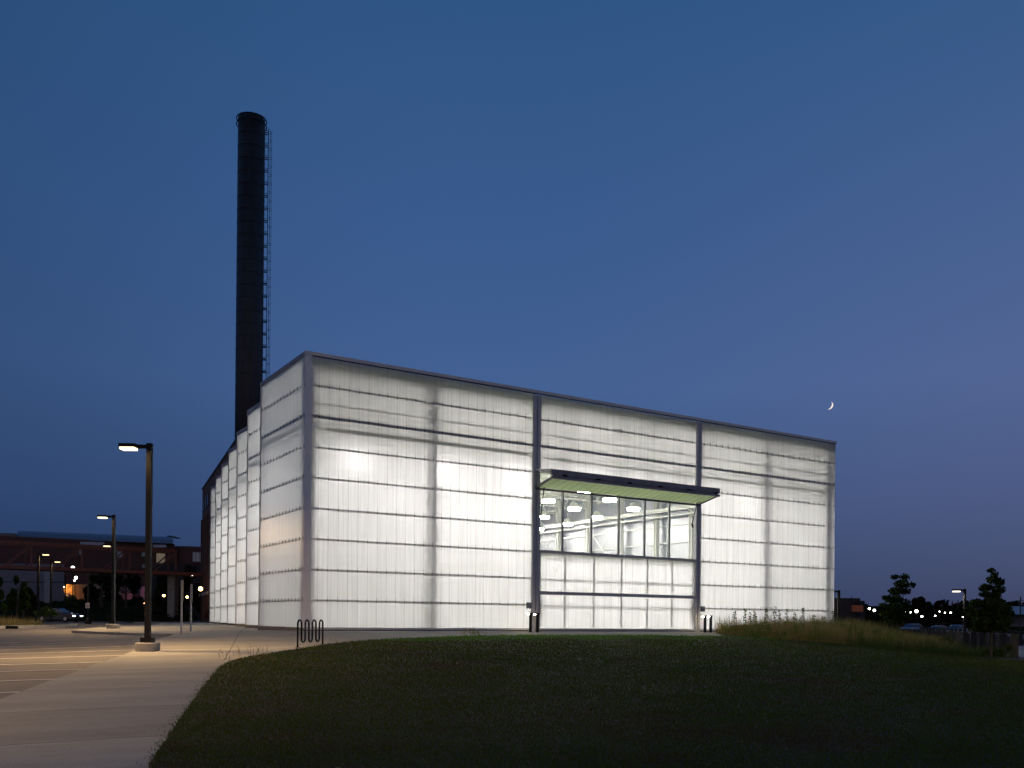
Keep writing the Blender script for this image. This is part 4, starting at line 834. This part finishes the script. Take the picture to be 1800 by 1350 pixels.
# the two maples by the walkway (d about 45 and 41)
k1 = 44.9/F
def sh(px0, pyb, k, L): return [((x-px0)*k, (pyb-y)*k, rx*k, rz*k) for x, y, rx, rz in L]
tree(1577, 44.9, sh(1577, 1141, k1, [(1570, 1016, 8, 4.5), (1590, 1016, 9, 7), (1584, 1028, 13, 8), (1602, 1029, 7, 6), (1578, 1040, 15, 8), (1594, 1040, 9, 6), (1556, 1052, 8, 4), (1572, 1054, 16, 9), (1586, 1062, 14, 9), (1567, 1070, 18, 10), (1553, 1068, 9, 7), (1590, 1074, 14, 9), (1575, 1084, 20, 9), (1560, 1080, 12, 8), (1594, 1086, 10, 7), (1572, 1094, 16, 5)]),
     'left maple tree with an open uneven crown and lopsided top', nleaf=4300, size=.062, trunk_r=.045, name='maple_tree', group='young maples by the walkway')
k2 = 40.8/F
tree(1743, 40.8, sh(1743, 1159, k2, [(1741, 1004, 6, 5), (1747, 1011, 7, 7), (1744, 1020, 10, 7), (1755, 1024, 10, 8), (1735, 1035, 12, 8), (1752, 1038, 12, 8), (1728, 1046, 9, 5), (1748, 1050, 14, 8), (1716, 1062, 12, 8), (1738, 1062, 18, 10), (1757, 1062, 12, 9), (1768, 1074, 12, 10), (1745, 1078, 24, 12), (1712, 1078, 16, 11), (1778, 1080, 8, 6), (1722, 1094, 18, 10), (1752, 1096, 20, 11), (1768, 1092, 12, 10), (1735, 1106, 24, 7), (1766, 1106, 10, 6)]),
     'right maple tree, taller with a dense dark low crown', nleaf=7600, size=.062, trunk_r=.05, name='maple_tree', group='young maples by the walkway')
def blob(px0, pyb, px1, pyt, k, nb, j=.9):
    L = []
    for i in range(nb):
        u = RNG.uniform(0, 1); v = RNG.uniform(0, 1); x = px0+(px1-px0)*u; w_ = math.sin(math.pi*min(max(u, .06), .94))**.5; y = pyb-(pyb-pyt)*(.2+.72*v)*w_
        L.append((x, y, (px1-px0)*RNG.uniform(.10, .18), (pyb-pyt)*RNG.uniform(.10, .18)))
    return L
def bush(px0, px1, pyb, pyt, d, lb, nm='shrub', cat='shrub', mt=LEAFD, n=2500, size=.12, z=None, nb=14, group=None, tr=.1):
    k = d/F; pc_ = (px0+px1)/2; g_ = gp(pc_, d); zz = g_[2] if z is None else z
    yb = (CY+(pc_-900)*math.tan(ROLL))-(zz-CAM[2])/k
    tree(pc_, d, sh(pc_, yb, k, blob(px0, pyb, px1, pyt, k, nb)), lb, cat, z, tr, n, size, mt, nm, group)
bush(14, 46, 1078, 1002, 68, 'young broadleaf tree with lit leaves beside the far left edge', 'tree', 'tree', LEAF, 3200, .12, nb=16, tr=.07)
bush(-26, 9, 1076, 1008, 64, 'young tree cut by the left edge of the picture', 'tree', 'tree', LEAF, 2600, .12, nb=14, tr=.07)
bush(22, 60, 1072, 1022, 92, 'dark rounded tree behind the far left young trees', 'tree', 'tree', LEAFD, 1800, .2)
bush(60, 95, 1086, 1060, 74, 'yellow green shrub at the foot of the far left lamp', mt=WEED, n=2500, size=.07)
bush(112, 140, 1072, 1048, 126, 'dark shrub on the slope left of the signed post', mt=WEED, n=1400, size=.14)
bush(138, 172, 1072, 1048, 128, 'dark shrub on the slope just right of the signed post', mt=LEAFD, n=1400, size=.14)
bush(150, 206, 1062, 1002, 122, 'dark spreading tree behind the island lamp, left one', 'tree', 'tree', LEAFD, 4200, .2, nb=22, tr=.22)
bush(196, 246, 1046, 1000, 120, 'dark tree with drooping leaves in front of the lilac wall', 'tree', 'tree', LEAFD, 3000, .17, nb=20, tr=.15)
bush(228, 250, 1066, 1040, 126, 'small loose sapling in front of the lilac wall', 'sapling', 'tree', LEAFD, 800, .14, tr=.05)
bush(262, 312, 1085, 1010, 132, 'dark tall tree left of the bridge pier', 'tree', 'tree', LEAFD, 3600, .22, nb=22)
bush(312, 358, 1085, 992, 136, 'dark tall tree right of the bridge pier', 'tree', 'tree', LEAFD, 4600, .22, nb=26)
bush(244, 300, 1094, 1070, 112, 'low shrub left of the bridge pier base', mt=LEAFD, n=1600, size=.12)
bush(300, 357, 1094, 1074, 110, 'low shrub hedge around the bridge pier base', mt=LEAFD, n=1800, size=.12)
bush(360, 369, 1092, 1066, 92, 'rust leaved shrub against the end of the stepped wall', mt=mat('rust leaves', (.16, .06, .03), .7), n=700, size=.06, nb=8, tr=.03)
# right background woods
for x0, x1, yb, yt, d, lb in ((1500, 1548, 1098, 1064, 190, 'low dark tree clump beside the red lit facade'), (1536, 1600, 1098, 1062, 210, 'dark tree crown behind the left maple'), (1590, 1640, 1096, 1050, 240, 'domed dark tree, tallest of the far tree line'), (1622, 1690, 1098, 1056, 215, 'broad pale green far tree behind the railing'), (1654, 1720, 1095, 1055, 250, 'far dark tree behind the walkway lamp'),
                              (1700, 1760, 1098, 1058, 260, 'far dark tree behind the right maple'), (1755, 1830, 1092, 1056, 300, 'far dark trees above the pale shed')):
    bush(x0, x1, yb, yt, d, lb, 'far_tree', 'tree', LEAFD, 3600, .42, z=-1.5, nb=30, group='far trees across the river', tr=.3)
for i, (px, yt, d) in enumerate(((1674, 1056, 230), (1684, 1055, 230), (1794, 1049, 190))):
    c_ = at(px, yt, d); g_ = gp(px, d); q = MB(); q.tube([(c_[0], c_[1], -2), tuple(c_)], .14, 6); q.bar(tuple(c_-RT*1.0-UP*.8), tuple(c_+RT*1.0-UP*.8), .12)
    tag(q.build('utility_pole', BARK), ('thin utility pole, left of two close together', 'thin utility pole, right of two close together', 'utility pole in front of the pale shed')[i], 'pole', 'utility poles across the river')
# low far bank behind the trees
bt = np.linspace(1490, 1900, 60); top = [pl(px, 262) for px in bt]; q = MB(); hh_ = [4.2+1.2*math.sin(i*.9)+.9*math.sin(i*2.3+1) for i in range(60)]
for i in range(59): q.quad((*top[i], -3), (*top[i+1], -3), (*top[i+1], hh_[i+1]), (*top[i], hh_[i])); c1_, c2_ = top[i]+FW[:2]*40, top[i+1]+FW[:2]*40; q.quad((*top[i], hh_[i]), (*top[i+1], hh_[i+1]), (*c2_, hh_[i+1]), (*c1_, hh_[i]))
tag(q.build('far_bank', LEAFD), kind='structure')
# far right buildings
wb = thing('pale_shed', 'pale gabled shed cut by the right edge of the picture', 'building', (*pl(1800, 215), -1))
far_rect(1768, 1850, 1080, 1101, 215, 'wall', mat('lilac siding', (.24, .21, .26), .8), wb, 8)
a, b = pl(1770, 206), pl(1852, 206); q = MB(); zz = BZ(1080, 1790, 206); zt = BZ(1067.5, 1790, 206)+.4; bk2 = FW[:2]
q.tris([(*a, zz), (*b, zz), (*(b+bk2*10), zt), (*(a+bk2*10), zt), (*(a+bk2*20), zz), (*(b+bk2*20), zz)], [(0, 1, 2, 3), (3, 2, 5, 4), (0, 3, 4), (1, 5, 2)]); q.build('roof', mat('pale roof sheet', (.30, .32, .38), .5), wb)
db = thing('dark_warehouse', 'dark flat roofed warehouse just right of the hall with a red lit facade', 'building', (*pl(1495, 150), -1))
far_rect(1466, 1512, 1051, 1104, 150, 'wall', mat('dark brick', (.06, .04, .035), .9), db, 12); far_rect(1510, 1520, 1056, 1104, 149, 'side_wing', mat('blackened wall', (.03, .03, .035), .9), db, 8)
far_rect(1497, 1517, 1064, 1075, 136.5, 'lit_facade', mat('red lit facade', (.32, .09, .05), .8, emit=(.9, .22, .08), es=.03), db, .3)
q = MB(); c_ = at(1496.5, 1048, 140); q.tube([(c_[0], c_[1], c_[2]-.8), tuple(c_)], .05, 5); q.build('roof_mast', BLACK, db)

# tall grass bed beside the hall and island grasses
def field(poly, n, hfun, wd, name, m, label=None, lean=.55, zo=.02):
    P = np.array(poly); X = RNG.uniform(P[:, 0].min(), P[:, 0].max(), n); Y = RNG.uniform(P[:, 1].min(), P[:, 1].max(), n); k = inpoly(X, Y, poly); X, Y = X[k], Y[k]
    blades(name, X, Y, zo, hfun(X, Y)*RNG.uniform(.45, 1.05, len(X)), wd, m, lean)
def hbed(X, Y):
    s_ = (X-F0[0])*FN[0]+(Y-F0[1])*FN[1]; lump = .75+.35*np.sin(X*1.9+Y*.7)*np.sin(Y*1.6-X*.5)
    return np.clip(1.25*lump, .45, 1.45)*np.where(s_ < 5, .75, 1.)*sm((X-22.0)/1.8+.25)
GB = [(22.9, -.95), (22.15, -2.2), (22.35, -4), (22.6, -7.18), (22.9, -9.3), (24.5, -11.4), (28.0, -12.2), (40, -2.6), (40, 1.5), (34.3, 1.5), (34.3, -.95)]
field(GB, 60000, hbed, .028, 'tall_grass', GRASSY)
GB2 = [(22.9, -9.3), (23.6, -12.52), (25.4, -13.9), (28.6, -14.3), (29.5, -13.2), (28.0, -12.2), (24.5, -11.4)]
field(GB2, 9000, lambda X, Y: np.full(len(X), .62), .013, 'sparse_grass', WEED, lean=.35)
field([(-50, 10.5), (-22, 16.4), (-10.4, 22.4), (-8, 26.5), (-6.8, 33), (-12, 42), (-30, 44), (-55, 36)], 60000, lambda X, Y: .55+.25*np.sin(X*1.1)*np.sin(Y*.8), .03, 'island_grass', GRASSY)
field([tuple(pl(px, d)) for px, d in ((-40, 100), (340, 100), (345, 138), (-40, 140))], 40000, lambda X, Y: np.full(len(X), .4), .10, 'slope_grass', LEAFD)
Cw = []; Rw = []
for _ in range(150):
    x_, y_ = RNG.uniform(22.8, 38), RNG.uniform(-13, 0)
    if inpoly(np.array([x_]), np.array([y_]), GB)[0]:
        h_ = float(hbed(np.array([x_]), np.array([y_]))[0])*RNG.uniform(.45, .95)
        for j in range(3): Cw.append([x_+RNG.normal(0, .1), y_+RNG.normal(0, .1), float(gz(x_, y_))+h_*(.35+.3*j)]); Rw.append([.16, .16, .22])
Vw, Fw = leaves(Cw, Rw, 26000, .028, .5); tag(raw('bed_weeds', Vw, Fw, WEED), 'leafy weeds mixed into the tall grass by the hall', None, None, 'stuff')
fl_ = [(22.3, -.6), (22.9, -.6), (23.4, -1.7), (22.6, -2.2)]
# weed spikes
wlab = ['leftmost tall weed spike, nearest the right bollard light', 'tall weed spike second from the bollard light', 'tall leafy weed spike third from the bollard light', 'thin weed spike before the interior column shadow', 'weed spike left of the highest weed', 'highest weed spike in front of the bright wall', 'thin weed spike just right of the highest weed', 'bushy weed spike mid way along the bright wall', 'low weed spike mid way along the bright wall', 'tall weed spike right of the middle of the grass bed', 'short weed spike left of the hall corner', 'feathery weed spike left of the hall corner', 'weed plume at the right corner of the hall']
wpx = [(1290.5, 1075), (1311, 1070), (1319.5, 1076), (1327, 1075), (1347, 1069), (1361.5, 1066), (1370, 1071), (1383, 1071), (1397, 1077), (1412, 1069), (1431, 1081), (1448, 1083), (1463, 1075)]
for (px, py), lb in zip(wpx, wlab):
    d = 49.5+RNG.uniform(-1.5, 1.5); p = gp(px, d); tp_ = at(px, py, d); h_ = tp_[2]-p[2]; t_ = thing('weed_spike', lb, 'weed', p, 'tall weeds in the grass bed')
    q = MB(); lx = RNG.uniform(-.05, .05); q.tube([(0, 0, 0), (lx*.3, 0, h_*.6), (lx, 0, h_)], [.012, .009, .004], 5); q.build('stem', WEED, t_, True)
    n_ = 150; z_ = RNG.uniform(.25, 1, n_)*h_; rr2 = (.16*(1.15-z_/h_)+.02)*RNG.uniform(.1, 1, n_); a_ = RNG.uniform(0, 6.28, n_); P = np.stack([np.cos(a_)*rr2+lx*(z_/h_), np.sin(a_)*rr2, z_], 1)
    u = np.stack([np.cos(a_), np.sin(a_), RNG.uniform(.2, 1, n_)], 1)*.045; v = RNG.normal(size=(n_, 3))*.022
    raw('leaf_cluster', np.stack([P, P+u*.5+v, P+u*1.2, P+u*.5-v], 1).reshape(-1, 3), np.arange(4*n_).reshape(-1, 4), WEED, t_)
# weeds at the fence and on the lawn rim
for px, d, w_, n_, h_, lb in ((1755, 41.2, 26, 1500, .62, 'leafy green shrub at the right end of the near fence'), (1655, 45, 20, 900, .8, 'loose weed shrub in front of the fence, left of the walkway lamp'), (1690, 44, 14, 500, .55, 'small weed shrub in front of the walkway lamp')):
    p = gp(px, d); t_ = thing('wild_shrub', lb, 'shrub', p, 'wild shrubs along the near fence'); k = d/F; C = [[RT[0]*u, RT[1]*u, h_*v] for u, v in zip(RNG.uniform(-w_*k, w_*k, 12), RNG.uniform(.3, .95, 12))]
    V, Fc = leaves(C, [[.16, .16, .16]]*12, n_, .035); raw('foliage', V, Fc, WEED, t_)
    q = MB()
    for c in C: q.tube([(c[0]*.5, c[1]*.5, -.02), tuple(c)], [.008, .003], 4)
    q.build('stem', BARK, t_, True)
tf = MB(); 
for base, nn_, hh in (((-6.2, -12.9), 9, .34), ((-5.5, -11.9), 6, .26), ((-1.2, -6.6), 6, .16), ((6.4, -2.9), 30, .33), ((6.9, -2.8), 26, .28), ((-6.6, -13.6), 5, .2)):
    for _ in range(nn_):
        x_, y_ = base[0]+RNG.normal(0, .28), base[1]+RNG.normal(0, .12); z_ = float(gz(x_, y_)); h_ = hh*RNG.uniform(.4, 1.2); dx_, dy_ = RNG.normal(0, .09, 2)
        tf.tube([(x_, y_, z_), (x_+dx_*.4, y_+dy_*.4, z_+h_*.6), (x_+dx_, y_+dy_, z_+h_)], [.004, .003, .0015], 3, False)
        for s_ in (.6, .8, 1.): tf.box((x_+dx_*s_-.008, y_+dy_*s_-.008, z_+h_*s_-.01), (x_+dx_*s_+.008, y_+dy_*s_+.008, z_+h_*s_+.012))
tag(tf.build('wild_seed_grass', GRASSY), 'wispy wild seed grass along the lawn rim', None, None, 'stuff')
# drain slot in the island kerb
c_ = gp(24.5, 51.3); q = MB(); q.bar(tuple(c_-RT*.33+UP*.0-FW*.2), tuple(c_+RT*.33-FW*.2), .12, .16); tag(q.build('kerb_drain', BLACK), 'dark drain slot in the kerb of the planted island', 'drain')

# ------------------------------------------------------------------ moon: the lit part of a sphere
mc = at(1457.2, 712.4, 2600); rm = 7.0*2600/F; sun = (RT*.93-UP*.30+FW*.18); sun /= np.linalg.norm(sun)
vdm = ray(1457, 712); vdm /= np.linalg.norm(vdm); side = sun-vdm*(sun@vdm); side /= np.linalg.norm(side); upm = np.cross(side, vdm)
V = []; Fc = []
na, nb_ = 25, 9
for i in range(na):
    la = -math.pi/2+math.pi*i/(na-1)
    for j in range(nb_):
        lo_ = R(52)*(1-j/(nb_-1))-R(0)  # from terminator out to the limb
        ang = lo_; V.append(mc+rm*(upm*math.sin(la)+math.cos(la)*(side*math.cos(ang)-vdm*math.sin(ang))))
for i in range(na-1):
    for j in range(nb_-1): a = i*nb_+j; Fc.append((a, a+1, a+1+nb_, a+nb_))
q = MB(); q.tris(V, Fc); tag(q.build('crescent_moon', glow('moonlight', (1, .88, .78), 1.0)), 'thin bright crescent moon low in the sky right of the hall', 'moon')
